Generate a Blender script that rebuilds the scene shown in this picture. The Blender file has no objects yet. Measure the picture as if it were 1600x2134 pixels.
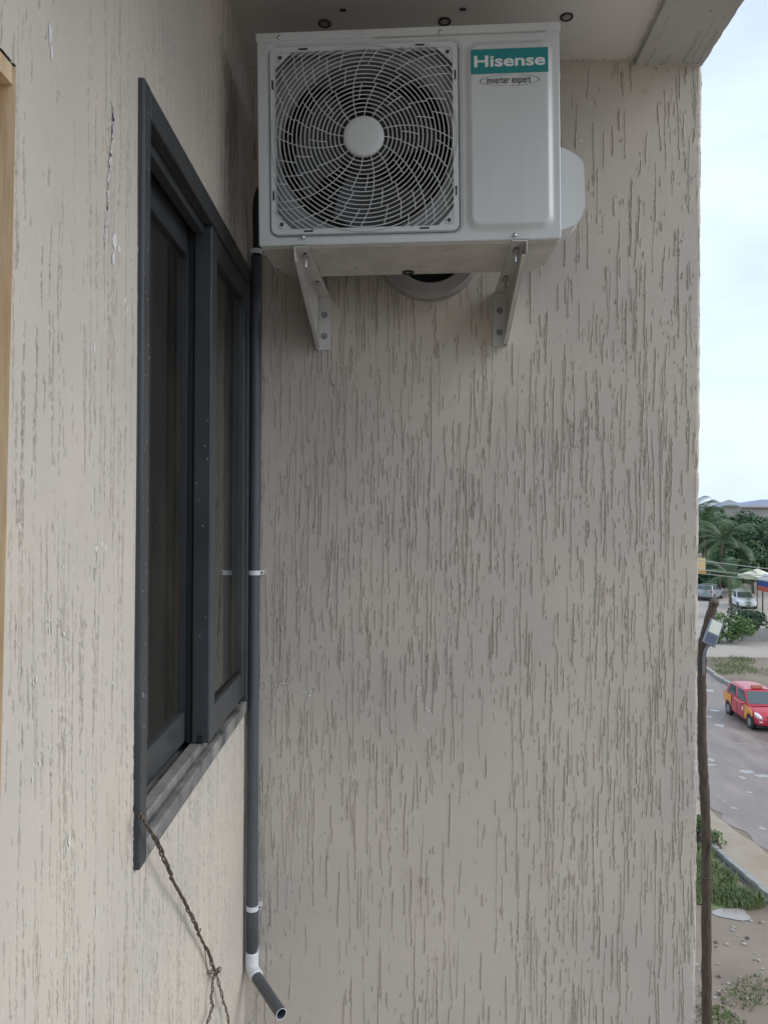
import bpy, bmesh, math, random
import numpy as np
from mathutils import Vector, Matrix

R = math.radians
sc = bpy.context.scene
col = sc.collection
CAM_Z = 9.5                       # the camera stands on an upper floor
F = 1603.0 / 1600.0               # focal length / image width

# ------------------------------------------------------------------ camera
cd = bpy.data.cameras.new('camera')
cam = bpy.data.objects.new('camera', cd); col.objects.link(cam)
cd.sensor_fit = 'HORIZONTAL'; cd.sensor_width = 36; cd.lens = 36 * F
cd.clip_start = 0.05; cd.clip_end = 3000
cd.shift_y = -0.0025
cam.matrix_world = Matrix.Translation((0, 0, CAM_Z)) @ Matrix.Rotation(R(90), 4, 'X') @ Matrix.Rotation(R(0.36), 4, 'Z')
sc.camera = cam

# ------------------------------------------------------------------ sky, sun, exposure
SUN_EL, SUN_AZ = R(36), R(98)    # azimuth measured clockwise from +Y (view direction)
w = bpy.data.worlds.new('World'); sc.world = w; w.use_nodes = True
nt = w.node_tree; N = nt.nodes; L = nt.links
for n in list(N): N.remove(n)
out = N.new('ShaderNodeOutputWorld'); bg = N.new('ShaderNodeBackground')
sky = N.new('ShaderNodeTexSky'); sky.sky_type = 'NISHITA'; sky.sun_disc = False
sky.sun_elevation = SUN_EL; sky.sun_rotation = SUN_AZ; sky.air_density = 1.6; sky.dust_density = 3.0
tc = N.new('ShaderNodeTexCoord'); mp = N.new('ShaderNodeMapping'); mp.inputs['Scale'].default_value = (1.0, 1.0, 2.6)
nz = N.new('ShaderNodeTexNoise'); nz.inputs['Scale'].default_value = 2.3; nz.inputs['Detail'].default_value = 6; nz.inputs['Roughness'].default_value = 0.55
rp = N.new('ShaderNodeValToRGB')
rp.color_ramp.elements[0].position = 0.36; rp.color_ramp.elements[0].color = (4.7, 5.6, 7.1, 1)
rp.color_ramp.elements[1].position = 0.62; rp.color_ramp.elements[1].color = (6.2, 7.3, 8.5, 1)
mx = N.new('ShaderNodeMix'); mx.data_type = 'RGBA'; mx.inputs['Factor'].default_value = 0.88
L.new(tc.outputs['Generated'], mp.inputs['Vector']); L.new(mp.outputs['Vector'], nz.inputs['Vector'])
L.new(nz.outputs['Fac'], rp.inputs['Fac'])
L.new(sky.outputs['Color'], mx.inputs['A']); L.new(rp.outputs['Color'], mx.inputs['B'])
L.new(mx.outputs['Result'], bg.inputs['Color']); bg.inputs['Strength'].default_value = 0.10
L.new(bg.outputs['Background'], out.inputs['Surface'])

sd = bpy.data.lights.new('sun', 'SUN'); sd.energy = 0.95; sd.angle = R(38); sd.color = (1.0, 0.985, 0.965)
so = bpy.data.objects.new('sun', sd); col.objects.link(so)
dvec = Vector((math.sin(SUN_AZ) * math.cos(SUN_EL), math.cos(SUN_AZ) * math.cos(SUN_EL), math.sin(SUN_EL)))
so.rotation_euler = dvec.to_track_quat('Z', 'Y').to_euler(); so.location = (20, -10, 40)
vs = sc.view_settings; vs.view_transform = 'Standard'; vs.look = 'None'; vs.gamma = 1; vs.exposure = 0.70
vs.use_curve_mapping = False
sc.cycles.use_denoising = True
sc.cycles.max_bounces = 8
sc.cycles.transparent_max_bounces = 16

# ------------------------------------------------------------------ materials
M = {}
def mat(name, c, rough=0.6, metal=0.0, var=0.0, vscale=8.0, c2=None, bump=0.0, bscale=60.0, stretch=None, spec=0.5, rvar=0.0, coat=0.0):
    m = bpy.data.materials.new(name); m.use_nodes = True
    nt = m.node_tree; N = nt.nodes; L = nt.links; b = N['Principled BSDF']
    b.inputs['Base Color'].default_value = (*c, 1); b.inputs['Roughness'].default_value = rough
    b.inputs['Metallic'].default_value = metal; b.inputs['Specular IOR Level'].default_value = spec
    if coat: b.inputs['Coat Weight'].default_value = coat
    if var or c2 or bump or rvar:
        tc = N.new('ShaderNodeTexCoord'); mp = N.new('ShaderNodeMapping')
        if stretch: mp.inputs['Scale'].default_value = stretch
        L.new(tc.outputs['Object'], mp.inputs['Vector'])
    if var or c2 or rvar:
        n = N.new('ShaderNodeTexNoise'); n.inputs['Scale'].default_value = vscale; n.inputs['Detail'].default_value = 7; n.inputs['Roughness'].default_value = 0.6
        L.new(mp.outputs['Vector'], n.inputs['Vector'])
        if var or c2:
            r = N.new('ShaderNodeValToRGB')
            a = tuple(max(0, x * (1 - var)) for x in c); z = c2 if c2 else tuple(min(1, x * (1 + var)) for x in c)
            r.color_ramp.elements[0].position = 0.33; r.color_ramp.elements[0].color = (*a, 1)
            r.color_ramp.elements[1].position = 0.67; r.color_ramp.elements[1].color = (*z, 1)
            L.new(n.outputs['Fac'], r.inputs['Fac']); L.new(r.outputs['Color'], b.inputs['Base Color'])
        if rvar:
            mr = N.new('ShaderNodeMapRange'); mr.inputs[1].default_value = 0.3; mr.inputs[2].default_value = 0.7
            mr.inputs[3].default_value = max(0.02, rough - rvar); mr.inputs[4].default_value = min(1, rough + rvar)
            L.new(n.outputs['Fac'], mr.inputs[0]); L.new(mr.outputs[0], b.inputs['Roughness'])
    if bump:
        n2 = N.new('ShaderNodeTexNoise'); n2.inputs['Scale'].default_value = bscale; n2.inputs['Detail'].default_value = 5
        L.new(mp.outputs['Vector'], n2.inputs['Vector'])
        bp = N.new('ShaderNodeBump'); bp.inputs['Strength'].default_value = bump; bp.inputs['Distance'].default_value = 0.01
        L.new(n2.outputs['Fac'], bp.inputs['Height']); L.new(bp.outputs['Normal'], b.inputs['Normal'])
    M[name] = m
    return m

def plaster(name, c):
    m = mat(name, c, 0.75, spec=0.3)
    nt = m.node_tree; N = nt.nodes; L = nt.links; b = N['Principled BSDF']
    tc = N.new('ShaderNodeTexCoord')
    n1 = N.new('ShaderNodeTexNoise'); n1.inputs['Scale'].default_value = 2.2; n1.inputs['Detail'].default_value = 5
    r1 = N.new('ShaderNodeValToRGB')
    r1.color_ramp.elements[0].position = 0.3; r1.color_ramp.elements[0].color = (c[0] * 0.90, c[1] * 0.91, c[2] * 0.93, 1)
    r1.color_ramp.elements[1].position = 0.7; r1.color_ramp.elements[1].color = (c[0] * 1.07, c[1] * 1.06, c[2] * 1.03, 1)
    L.new(tc.outputs['Object'], n1.inputs['Vector']); L.new(n1.outputs['Fac'], r1.inputs['Fac'])
    # reddish aggregate showing where the paint is thin
    n2 = N.new('ShaderNodeTexNoise'); n2.inputs['Scale'].default_value = 5.0; n2.inputs['Detail'].default_value = 9; n2.inputs['Roughness'].default_value = 0.75
    mr = N.new('ShaderNodeMapRange'); mr.inputs[1].default_value = 0.56; mr.inputs[2].default_value = 0.80; mr.inputs[3].default_value = 0; mr.inputs[4].default_value = 0.55
    L.new(tc.outputs['Object'], n2.inputs['Vector']); L.new(n2.outputs['Fac'], mr.inputs[0])
    mx = N.new('ShaderNodeMix'); mx.data_type = 'RGBA'; mx.inputs['B'].default_value = (0.44, 0.35, 0.29, 1)
    L.new(mr.outputs[0], mx.inputs['Factor']); L.new(r1.outputs['Color'], mx.inputs['A'])
    L.new(mx.outputs['Result'], b.inputs['Base Color'])
    n3 = N.new('ShaderNodeTexNoise'); n3.inputs['Scale'].default_value = 260; n3.inputs['Detail'].default_value = 3
    n4 = N.new('ShaderNodeTexNoise'); n4.inputs['Scale'].default_value = 28; n4.inputs['Detail'].default_value = 4
    ad = N.new('ShaderNodeMath'); ad.operation = 'MULTIPLY_ADD'; ad.inputs[1].default_value = 2.2
    L.new(tc.outputs['Object'], n3.inputs['Vector']); L.new(tc.outputs['Object'], n4.inputs['Vector'])
    L.new(n4.outputs['Fac'], ad.inputs[0]); L.new(n3.outputs['Fac'], ad.inputs[2])
    bp = N.new('ShaderNodeBump'); bp.inputs['Strength'].default_value = 0.35; bp.inputs['Distance'].default_value = 0.0015
    L.new(ad.outputs[0], bp.inputs['Height']); L.new(bp.outputs['Normal'], b.inputs['Normal'])
    return m

def tinted_glass(name, tint=(0.10, 0.10, 0.097), rough=0.03):
    m = bpy.data.materials.new(name); m.use_nodes = True
    nt = m.node_tree; N = nt.nodes; L = nt.links
    for n in list(N): N.remove(n)
    o = N.new('ShaderNodeOutputMaterial'); t = N.new('ShaderNodeBsdfTransparent'); t.inputs[0].default_value = (*tint, 1)
    g = N.new('ShaderNodeBsdfGlossy'); g.inputs['Roughness'].default_value = rough; g.inputs['Color'].default_value = (0.9, 0.92, 0.93, 1)
    f = N.new('ShaderNodeFresnel'); f.inputs['IOR'].default_value = 1.48
    x = N.new('ShaderNodeMixShader')
    L.new(f.outputs[0], x.inputs[0]); L.new(t.outputs[0], x.inputs[1]); L.new(g.outputs[0], x.inputs[2])
    # a film of site dust on the pane
    dn = N.new('ShaderNodeTexNoise'); dn.inputs['Scale'].default_value = 5; dn.inputs['Detail'].default_value = 8
    tc = N.new('ShaderNodeTexCoord'); mp = N.new('ShaderNodeMapping'); mp.inputs['Scale'].default_value = (1, 1.6, 0.7)
    L.new(tc.outputs['Object'], mp.inputs['Vector']); L.new(mp.outputs['Vector'], dn.inputs['Vector'])
    mr = N.new('ShaderNodeMapRange'); mr.inputs[1].default_value = 0.3; mr.inputs[2].default_value = 0.75; mr.inputs[3].default_value = 0.04; mr.inputs[4].default_value = 0.09
    L.new(dn.outputs['Fac'], mr.inputs[0])
    df = N.new('ShaderNodeBsdfDiffuse'); df.inputs[0].default_value = (0.36, 0.33, 0.28, 1)
    x2 = N.new('ShaderNodeMixShader'); L.new(mr.outputs[0], x2.inputs[0]); L.new(x.outputs[0], x2.inputs[1]); L.new(df.outputs[0], x2.inputs[2])
    L.new(x2.outputs[0], o.inputs[0])
    M[name] = m
    return m

plaster('plaster', (0.548, 0.502, 0.441))
plaster('plaster_soffit', (0.48, 0.47, 0.45))
mat('soffit_paint', (0.68, 0.66, 0.63), 0.7, var=0.05, vscale=3)
mat('ac_white', (0.58, 0.61, 0.615), 0.42, var=0.055, vscale=5, stretch=(1.6, 1.6, 0.5), rvar=0.1)
mat('ac_plastic', (0.60, 0.63, 0.635), 0.45)
mat('shroud', (0.26, 0.27, 0.275), 0.5, var=0.05)
mat('ac_pan', (0.50, 0.48, 0.44), 0.5, var=0.16, vscale=9)
mat('galv', (0.56, 0.56, 0.53), 0.42, metal=0.25, var=0.10, vscale=18, rvar=0.1)
mat('steel', (0.62, 0.62, 0.62), 0.22, metal=1.0)
mat('anchor', (0.26, 0.26, 0.25), 0.45, metal=0.5)
mat('dark_bolt', (0.10, 0.10, 0.10), 0.45, metal=0.6)
mat('teal', (0.012, 0.225, 0.235), 0.45)
mat('print_white', (0.75, 0.77, 0.77), 0.5)
mat('print_grey', (0.06, 0.065, 0.07), 0.5)
mat('black_plastic', (0.012, 0.013, 0.014), 0.5)
mat('fan_grey', (0.055, 0.058, 0.062), 0.45)
mat('coil', (0.02, 0.021, 0.022), 0.55)
mat('alu', (0.054, 0.060, 0.066), 0.38, metal=0.15, var=0.14, vscale=7, rvar=0.1)
mat('alu_dusty', (0.075, 0.083, 0.09), 0.45, metal=0.1, c2=(0.34, 0.33, 0.305), vscale=9, stretch=(1, 1, 1))
mat('rubber', (0.01, 0.01, 0.011), 0.6)
tinted_glass('window_glass')
mat('room', (0.05, 0.043, 0.037), 0.9)
mat('curtain', (0.11, 0.09, 0.072), 0.9, var=0.1, vscale=6, stretch=(4, 14, 0.4))
mat('wood', (0.50, 0.36, 0.21), 0.55, c2=(0.66, 0.53, 0.36), vscale=7, stretch=(9, 9, 0.9), bump=0.1, bscale=30)
mat('pvc_grey', (0.085, 0.092, 0.105), 0.4, var=0.08, vscale=12)
mat('pvc_white', (0.72, 0.73, 0.75), 0.4)
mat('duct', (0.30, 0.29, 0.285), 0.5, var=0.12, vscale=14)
mat('iron_wire', (0.075, 0.058, 0.045), 0.55, metal=0.4, c2=(0.16, 0.13, 0.105), vscale=60)
mat('paint_fleck', (0.70, 0.70, 0.69), 0.7)
mat('bezel', (0.02, 0.02, 0.02), 0.35)
mat('lens', (0.32, 0.33, 0.33), 0.25)

def pxz(x, y, Z):
    """a photo position seen at distance Z, used to read real positions off the photograph"""
    return Vector(((x - 800) / 1603 * Z, Z, CAM_Z + (1063 - y) / 1603 * Z))
def gnd(x, y, z=0.0):
    Z = (CAM_Z - z) * 1603 / (y - 1063)
    return Vector(((x - 800) / 1603 * Z, Z, z))

# ------------------------------------------------------------------ mesh helpers
def link(name, me, m=None, parent=None, smooth=False):
    o = bpy.data.objects.new(name, me); col.objects.link(o)
    if m is not None:
        for mm in (m if isinstance(m, (list, tuple)) else [m]): me.materials.append(M[mm])
    if smooth and len(me.polygons):
        me.polygons.foreach_set('use_smooth', [True] * len(me.polygons))
    if parent is not None: o.parent = parent
    return o
def raw(name, v, f, m=None, parent=None, smooth=False):
    me = bpy.data.meshes.new(name); me.from_pydata([tuple(p) for p in v], [], f); me.update()
    return link(name, me, m, parent, smooth)
def bmobj(name, bm, m=None, parent=None, smooth=False, bevel=0.0, seg=2, sub=0):
    bmesh.ops.recalc_face_normals(bm, faces=bm.faces)
    me = bpy.data.meshes.new(name); bm.to_mesh(me); bm.free()
    o = link(name, me, m, parent, smooth)
    if bevel:
        b = o.modifiers.new('bevel', 'BEVEL'); b.width = bevel; b.segments = seg; b.limit_method = 'ANGLE'; b.angle_limit = R(35); b.harden_normals = False
    if sub:
        s = o.modifiers.new('sub', 'SUBSURF'); s.levels = sub; s.render_levels = sub
    return o
def empty(name, loc=(0, 0, 0), rz=0.0, mw=None):
    o = bpy.data.objects.new(name, None); col.objects.link(o)
    if mw is not None: o.matrix_world = mw
    else: o.location = loc; o.rotation_euler = (0, 0, rz)
    o.empty_display_size = 0.1
    return o
def tag(o, label, cat, group=None):
    o['label'] = label; o['category'] = cat
    if group: o['group'] = group
    return o
def box(bm, a, b, mw=None):
    v = [bm.verts.new(((a[0], b[0])[i & 1], (a[1], b[1])[i >> 1 & 1], (a[2], b[2])[i >> 2 & 1])) for i in range(8)]
    if mw is not None:
        for q in v: q.co = mw @ q.co
    for f in ((0, 1, 3, 2), (4, 6, 7, 5), (0, 4, 5, 1), (2, 3, 7, 6), (0, 2, 6, 4), (1, 5, 7, 3)):
        bm.faces.new([v[i] for i in f])
    return v
def boxes(name, bl, m, parent=None, bevel=0.0, mw=None, smooth=False):
    bm = bmesh.new()
    for a, b in bl: box(bm, a, b, mw)
    return bmobj(name, bm, m, parent, bevel=bevel, smooth=smooth)
def prism(bm, pts, ax, a, b, mw=None):
    """outline pts (2d) extruded along axis ax from a to b"""
    def mk(p, t):
        c = [0, 0, 0]; k = [i for i in range(3) if i != ax]
        c[k[0]], c[k[1]], c[ax] = p[0], p[1], t
        q = Vector(c)
        return bm.verts.new(mw @ q if mw is not None else q)
    A = [mk(p, a) for p in pts]; B = [mk(p, b) for p in pts]
    n = len(pts)
    bm.faces.new(A); bm.faces.new(B[::-1])
    for i in range(n): bm.faces.new((A[i], B[i], B[(i + 1) % n], A[(i + 1) % n]))
def tube(bm, pts, rad, seg=10, cap=True, closed=False):
    pts = [Vector(p) for p in pts]; n = len(pts); rings = []; up = None
    for i, p in enumerate(pts):
        if closed: t = pts[(i + 1) % n] - pts[i - 1]
        else: t = pts[min(i + 1, n - 1)] - pts[max(i - 1, 0)]
        t.normalize()
        if up is None: up = t.orthogonal().normalized()
        up = (up - t * up.dot(t))
        if up.length < 1e-6: up = t.orthogonal()
        up.normalize(); s = t.cross(up)
        r = rad[i] if isinstance(rad, (list, tuple)) else rad
        rings.append([bm.verts.new(p + (up * math.cos(k * 2 * math.pi / seg) + s * math.sin(k * 2 * math.pi / seg)) * r) for k in range(seg)])
    for i in range(n if closed else n - 1):
        a, b = rings[i], rings[(i + 1) % n]
        for k in range(seg): bm.faces.new((a[k], a[(k + 1) % seg], b[(k + 1) % seg], b[k]))
    if cap and not closed: bm.faces.new(rings[0][::-1]); bm.faces.new(rings[-1])
def tubeobj(name, pts, rad, m, parent=None, seg=10, cap=True, closed=False):
    bm = bmesh.new(); tube(bm, pts, rad, seg, cap, closed)
    return bmobj(name, bm, m, parent, smooth=True)
def cyl(bm, c, r, ax, a, b, seg=24):
    prism(bm, [(c[0] + r * math.cos(k * 2 * math.pi / seg), c[1] + r * math.sin(k * 2 * math.pi / seg)) for k in range(seg)], ax, a, b)
def smoothpath(P, n=8):
    P = [Vector(p) for p in P]; o = []
    for i in range(len(P) - 1):
        p0, p1, p2, p3 = P[max(i - 1, 0)], P[i], P[i + 1], P[min(i + 2, len(P) - 1)]
        for k in range(n):
            t = k / n
            o.append(0.5 * ((2 * p1) + (p2 - p0) * t + (2 * p0 - 5 * p1 + 4 * p2 - p3) * t * t + (3 * p1 - p0 - 3 * p2 + p3) * t ** 3))
    o.append(P[-1]); return o
def rrect(w0, h0, w1, h1, r, n=6):
    p = []
    for cx, cy, a in ((w1 - r, h1 - r, 0), (w0 + r, h1 - r, 90), (w0 + r, h0 + r, 180), (w1 - r, h0 + r, 270)):
        for k in range(n + 1):
            t = R(a + 90 * k / n); p.append((cx + r * math.cos(t), cy + r * math.sin(t)))
    return p
def structure(o): o['kind'] = 'structure'; return o
def stuff(o): o['kind'] = 'stuff'; return o

# ------------------------------------------------------------------ the house
XL = -0.437                       # plane of the side wall
YC = 2.465                        # corner of side wall and end wall
YAW = R(2.64)
ZS = CAM_Z + 1.416                # underside of the soffit
U1 = 1.422                        # length of the end wall from the corner
EW = Matrix.Translation((XL, YC, 0)) @ Matrix.Rotation(-YAW, 4, 'Z')   # end wall frame: x along wall, y into the wall
ZB = CAM_Z - 1.80                 # below this line nothing of the relief is in view

house = empty('building', (XL, YC, 0))
tag(house, 'beige house with vertically scratched plaster walls, grey window and white soffit', 'building')
def under(o, p):
    o.parent = p; o.matrix_parent_inverse = p.matrix_world.inverted(); return o
bpy.context.view_layer.update()

def relief(nu, nv, du, dv, dens, seed, lmin=0.008, lmax=0.34, wid=(0.0016, 0.0034), depth=(0.0016, 0.0034)):
    """scratched render: many short vertical gouges with crumbly edges, as a height field in metres (>0 is into the wall)"""
    rg = np.random.default_rng(seed)
    H = np.zeros((nv, nu), np.float32)
    Wd, Hd = nu * du, nv * dv
    ph = rg.uniform(0, 6.28, (9, 2)); fr = rg.normal(0, 1, (9, 2)) * np.array([7.0, 3.0])
    def clump(u, v): return sum(math.cos(fr[k, 0] * u + ph[k, 0]) * math.cos(fr[k, 1] * v + ph[k, 1]) for k in range(9)) / 3.0
    n = int(dens * Wd * Hd); made = 0; tries = 0
    while made < n and tries < 6 * n:
        tries += 1
        u, v = rg.uniform(0, Wd), rg.uniform(-0.05, Hd)
        if rg.uniform() > 0.62 + 0.42 * clump(u, v): continue
        made += 1
        l = lmin + (lmax - lmin) * rg.beta(0.75, 3.4)
        if rg.uniform() < 0.30: l = rg.uniform(0.006, 0.018)
        j0, j1 = max(0, int(v / dv)), min(nv - 1, int((v + l) / dv) + 1)
        if j1 <= j0: continue
        m = j1 - j0
        wob = np.cumsum(rg.normal(0, 0.00045, m)) + rg.normal(0, 0.02) * np.arange(m) * dv
        jit = rg.normal(0, 0.0004, m)
        wd = rg.uniform(*wid) * (1 + 0.25 * rg.normal(0, 1, m)).clip(0.5, 1.7)
        t = np.linspace(0, 1, m)
        env = np.minimum(1, np.minimum(t, 1 - t) * l / 0.006 + 0.25)
        if rg.uniform() < 0.5: env = env * (0.55 + 0.45 * np.clip(np.cos(np.cumsum(rg.normal(0, 0.5, m))) + 0.6, 0, 1))
        dp = rg.uniform(*depth) * env
        c = (u + wob + jit) / du
        i0 = np.floor(c).astype(int)
        for k in range(-4, 6):
            ii = i0 + k
            x = np.abs(ii - c) * du / wd
            prof = np.clip((1.6 - x) * 2.2, 0, 1)
            lip = np.exp(-((x - 2.5) / 0.8) ** 2) * -0.30
            val = dp * (prof + lip * rg.uniform(0.2, 1.6, m))
            ok = (ii >= 0) & (ii < nu)
            jj = np.arange(j0, j1)[ok]; cc = ii[ok]; vv = val[ok]
            cur = H[jj, cc]
            H[jj, cc] = np.where(vv > 0, np.maximum(cur, vv), np.where(cur > 0, cur, np.minimum(cur, vv)))
    # trowel waviness
    uu = np.arange(nu) * du; vv = np.arange(nv) * dv
    for k in range(7):
        a, b, p, q = rg.normal(0, 6), rg.normal(0, 5), rg.uniform(0, 6.28), rg.uniform(0, 6.28)
        H += 0.0004 * np.outer(np.cos(b * vv + q), np.cos(a * uu + p)).astype(np.float32)
    H += rg.normal(0, 0.00006, H.shape).astype(np.float32)
    return H

def gridmesh(name, P, keep, m):
    """P: (nv, nu, 3) points; keep: (nv-1, nu-1) mask of quads"""
    nv, nu = P.shape[:2]
    idx = np.arange(nv * nu).reshape(nv, nu)
    q = np.stack([idx[:-1, :-1], idx[:-1, 1:], idx[1:, 1:], idx[1:, :-1]], -1)[keep].reshape(-1, 4)
    used = np.unique(q); mp = np.full(nv * nu, -1); mp[used] = np.arange(len(used)); q = mp[q]
    V = P.reshape(-1, 3)[used].astype(np.float32)
    me = bpy.data.meshes.new(name)
    me.vertices.add(len(V)); me.vertices.foreach_set('co', V.ravel())
    me.loops.add(q.size); me.loops.foreach_set('vertex_index', q.ravel().astype(np.int32))
    me.polygons.add(len(q)); me.polygons.foreach_set('loop_start', (np.arange(len(q)) * 4).astype(np.int32))
    me.polygons.foreach_set('loop_total', np.full(len(q), 4, np.int32))
    me.polygons.foreach_set('use_smooth', np.zeros(len(q), bool))
    me.update(); me.validate()
    return link(name, me, m)

# end wall: a relief sheet that turns round the free corner
du, dv = 0.0012, 0.006
rad = 0.012; flat = U1 - rad; arc = rad * math.pi / 2
nu = int((flat + arc + 0.08) / du); nv = int((ZS + 0.01 - ZB) / dv)
H = relief(nu, nv, du, dv, 900, 11, depth=(0.0017, 0.0040), wid=(0.0005, 0.0013), lmax=0.40)
s = np.arange(nu) * du
px = np.where(s < flat, s, np.where(s < flat + arc, flat + rad * np.sin((s - flat) / rad), U1))
py = np.where(s < flat, 0, np.where(s < flat + arc, rad - rad * np.cos((s - flat) / rad), rad + (s - flat - arc)))
ang = np.clip((s - flat) / rad, 0, math.pi / 2)
nx, ny = -np.sin(ang), np.cos(ang)      # direction into the wall
rg = np.random.default_rng(5)
zz = ZB + np.arange(nv) * dv
rough_edge = np.convolve(rg.normal(0, 0.0010, nv), np.ones(5) / 3, 'same')
edge = np.exp(-((s - flat - arc / 2) / 0.02) ** 2)
P = np.zeros((nv, nu, 3))
D = H + rough_edge[:, None] * edge[None, :]
lx, ly = px[None, :] + nx[None, :] * D, py[None, :] + ny[None, :] * D
cy_, sy_ = math.cos(YAW), math.sin(YAW)
P[..., 0] = XL + cy_ * lx + sy_ * ly; P[..., 1] = YC - sy_ * lx + cy_ * ly; P[..., 2] = zz[:, None]
ew = gridmesh('end_wall', P, np.ones((nv - 1, nu - 1), bool), 'plaster'); under(ew, house)
core = boxes('wall_core', [((-3.0, 0.014, ZB), (U1 - 0.014, 5.0, ZS + 0.5)), ((-3.0, 0.0, 0.0), (U1, 5.0, ZB))], 'plaster', mw=EW); under(core, house)

# side wall: relief sheet with the window opening and the timber-lined opening
W_Y0, W_Y1 = 1.352, 2.448
W_Z0, W_Z1 = CAM_Z - 0.638, CAM_Z + 0.760
D_Z1 = CAM_Z + 0.520              # head of the timber-lined opening
du2, dv2 = 0.0016, 0.006
nu2 = int((YC + 0.004 - 0.80) / du2); nv2 = nv
H2 = relief(nu2, nv2, du2, dv2, 950, 23, lmax=0.6, wid=(0.0005, 0.0010), depth=(0.0020, 0.0045))
P = np.zeros((nv2, nu2, 3))
yy = 0.80 + np.arange(nu2) * du2
P[..., 0] = XL - H2; P[..., 1] = yy[None, :]; P[..., 2] = zz[:, None]
def jamb_y(z): return 0.884 + 0.023 * (z - (CAM_Z - 0.2)) / 0.72
jy = jamb_y(zz)
yc_ = (yy[:-1] + yy[1:]) / 2; zc_ = (zz[:-1] + zz[1:]) / 2
keep = np.ones((nv2 - 1, nu2 - 1), bool)
keep &= ~((yc_[None, :] > W_Y0 + 0.02) & (yc_[None, :] < W_Y1 - 0.012) & (zc_[:, None] > W_Z0 + 0.02) & (zc_[:, None] < W_Z1 - 0.02))
keep &= ~((yc_[None, :] < jy[:-1][:, None]) & (zc_[:, None] < D_Z1))
swall = gridmesh('side_wall', P, keep, 'plaster'); under(swall, house)
pieces = [((-0.80, -4.0, 0.0), (XL - 0.001, YC - 0.001, ZB)),                           # below
          ((-0.80, -4.0, D_Z1 + 0.001), (XL - 0.001, 0.80, ZS + 0.5)),                  # above the lined opening
          ((-0.80, 0.80, W_Z1 + 0.03), (XL - 0.014, YC - 0.002, ZS + 0.5)),             # above the window
          ((-0.80, 0.93, ZB), (XL - 0.014, YC - 0.002, W_Z0 - 0.03)),                   # below the window
          ((-0.80, 0.93, W_Z0 - 0.03), (XL - 0.014, W_Y0 + 0.0, W_Z1 + 0.03)),          # between the openings
          ((-0.80, -4.0, ZB), (XL - 0.001, -0.30, D_Z1)),
          ((-0.80, -0.30, ZB), (XL - 0.001, 0.86, CAM_Z - 1.05))]
o = boxes('wall_core', pieces, 'plaster'); under(o, house)

# paint splashes on the side and end wall
rnd = random.Random(3)
def splash(bm, c, ex, ez, n, ru, rv):
    cv = bm.verts.new(c); ring = []
    for k in range(n):
        a = k * 2 * math.pi / n; r = rnd.uniform(0.55, 1.25)
        ring.append(bm.verts.new(Vector(c) + Vector(ex) * math.cos(a) * ru * r + Vector(ez) * math.sin(a) * rv * r))
    for k in range(n): bm.faces.new((cv, ring[k], ring[(k + 1) % n]))
bm = bmesh.new()
def on_side(x, y):
    Z = -XL * 1603 / (800 - x); return Vector((XL + 0.0012, Z, CAM_Z + (1063 - y) / 1603 * Z))
drip = [(229, 225), (230, 245), (228, 275), (225, 310), (223, 345), (220, 380), (219, 410), (218, 440), (216, 470), (215, 495)]
for (x, y), r in zip(drip, (3.0, 4.5, 4, 4.5, 5, 4, 3, 3, 3.5, 2.5)):
    for k in range(3): splash(bm, on_side(x + rnd.uniform(-1, 1), y + k * 11), (0, 1, 0), (0, 0, 1), 8, r * 0.0009, 0.0085)
for x, y, a, b in ((234, 505, 9, 22), (232, 540, 7, 16), (243, 520, 6, 10), (256, 630, 6, 12), (262, 648, 5, 8), (193, 728, 3, 12), (200, 1148, 5, 8), (212, 1138, 4, 9), (219, 1143, 3, 8),
                   (131, 1185, 2, 6), (205, 1905, 3, 14), (201, 1925, 2, 9), (191, 1870, 2, 5), (147, 1755, 3, 14), (143, 1775, 2, 7), (134, 1326, 4, 4), (103, 1318, 2, 8), (228, 1330, 2, 8), (97, 75, 5, 22), (100, 110, 4, 16)):
    splash(bm, on_side(x, y), (0, 1, 0), (0, 0, 1), 9, a * 0.0010, b * 0.0007)
for k in range(60):
    x = rnd.uniform(60, 270); y = rnd.uniform(1250, 2134)
    splash(bm, on_side(x, y), (0, 1, 0), (0, 0, 1), 6, rnd.uniform(0.001, 0.0022), rnd.uniform(0.001, 0.005))
def on_end(x, y):
    k = (x - 800) / 1603
    u = (k * YC - XL) / (cy_ + k * sy_); Z = YC - sy_ * u
    return Vector((XL + cy_ * u, Z - 0.0022, CAM_Z + (1063 - y) / 1603 * Z))
ex = (cy_, -sy_, 0)
for k in range(16):
    t = k / 15; splash(bm, on_end(552 + 92 * t, 1420 + 20 * t + 5 * math.sin(9 * t)), ex, (0, 0, 1), 7, rnd.uniform(0.003, 0.006), rnd.uniform(0.001, 0.0025))
for x, y in ((640, 1444), (650, 1441), (648, 1450), (873, 1440), (876, 1433), (872, 1447), (578, 1448), (885, 1520), (1225, 214), (1205, 291), (1028, 735), (890, 1475), (895, 1480), (955, 1655), (980, 1466), (985, 1400), (766, 905), (1188, 650)):
    splash(bm, on_end(x, y), ex, (0, 0, 1), 8, rnd.uniform(0.002, 0.005), rnd.uniform(0.002, 0.006))
for k in range(60):
    splash(bm, on_end(rnd.uniform(560, 1440), rnd.uniform(740, 2100)), ex, (0, 0, 1), 6, rnd.uniform(0.0008, 0.0018), rnd.uniform(0.0008, 0.002))
o = bmobj('paint_splashes', bm, 'paint_fleck'); stuff(o); under(o, house)

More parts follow.
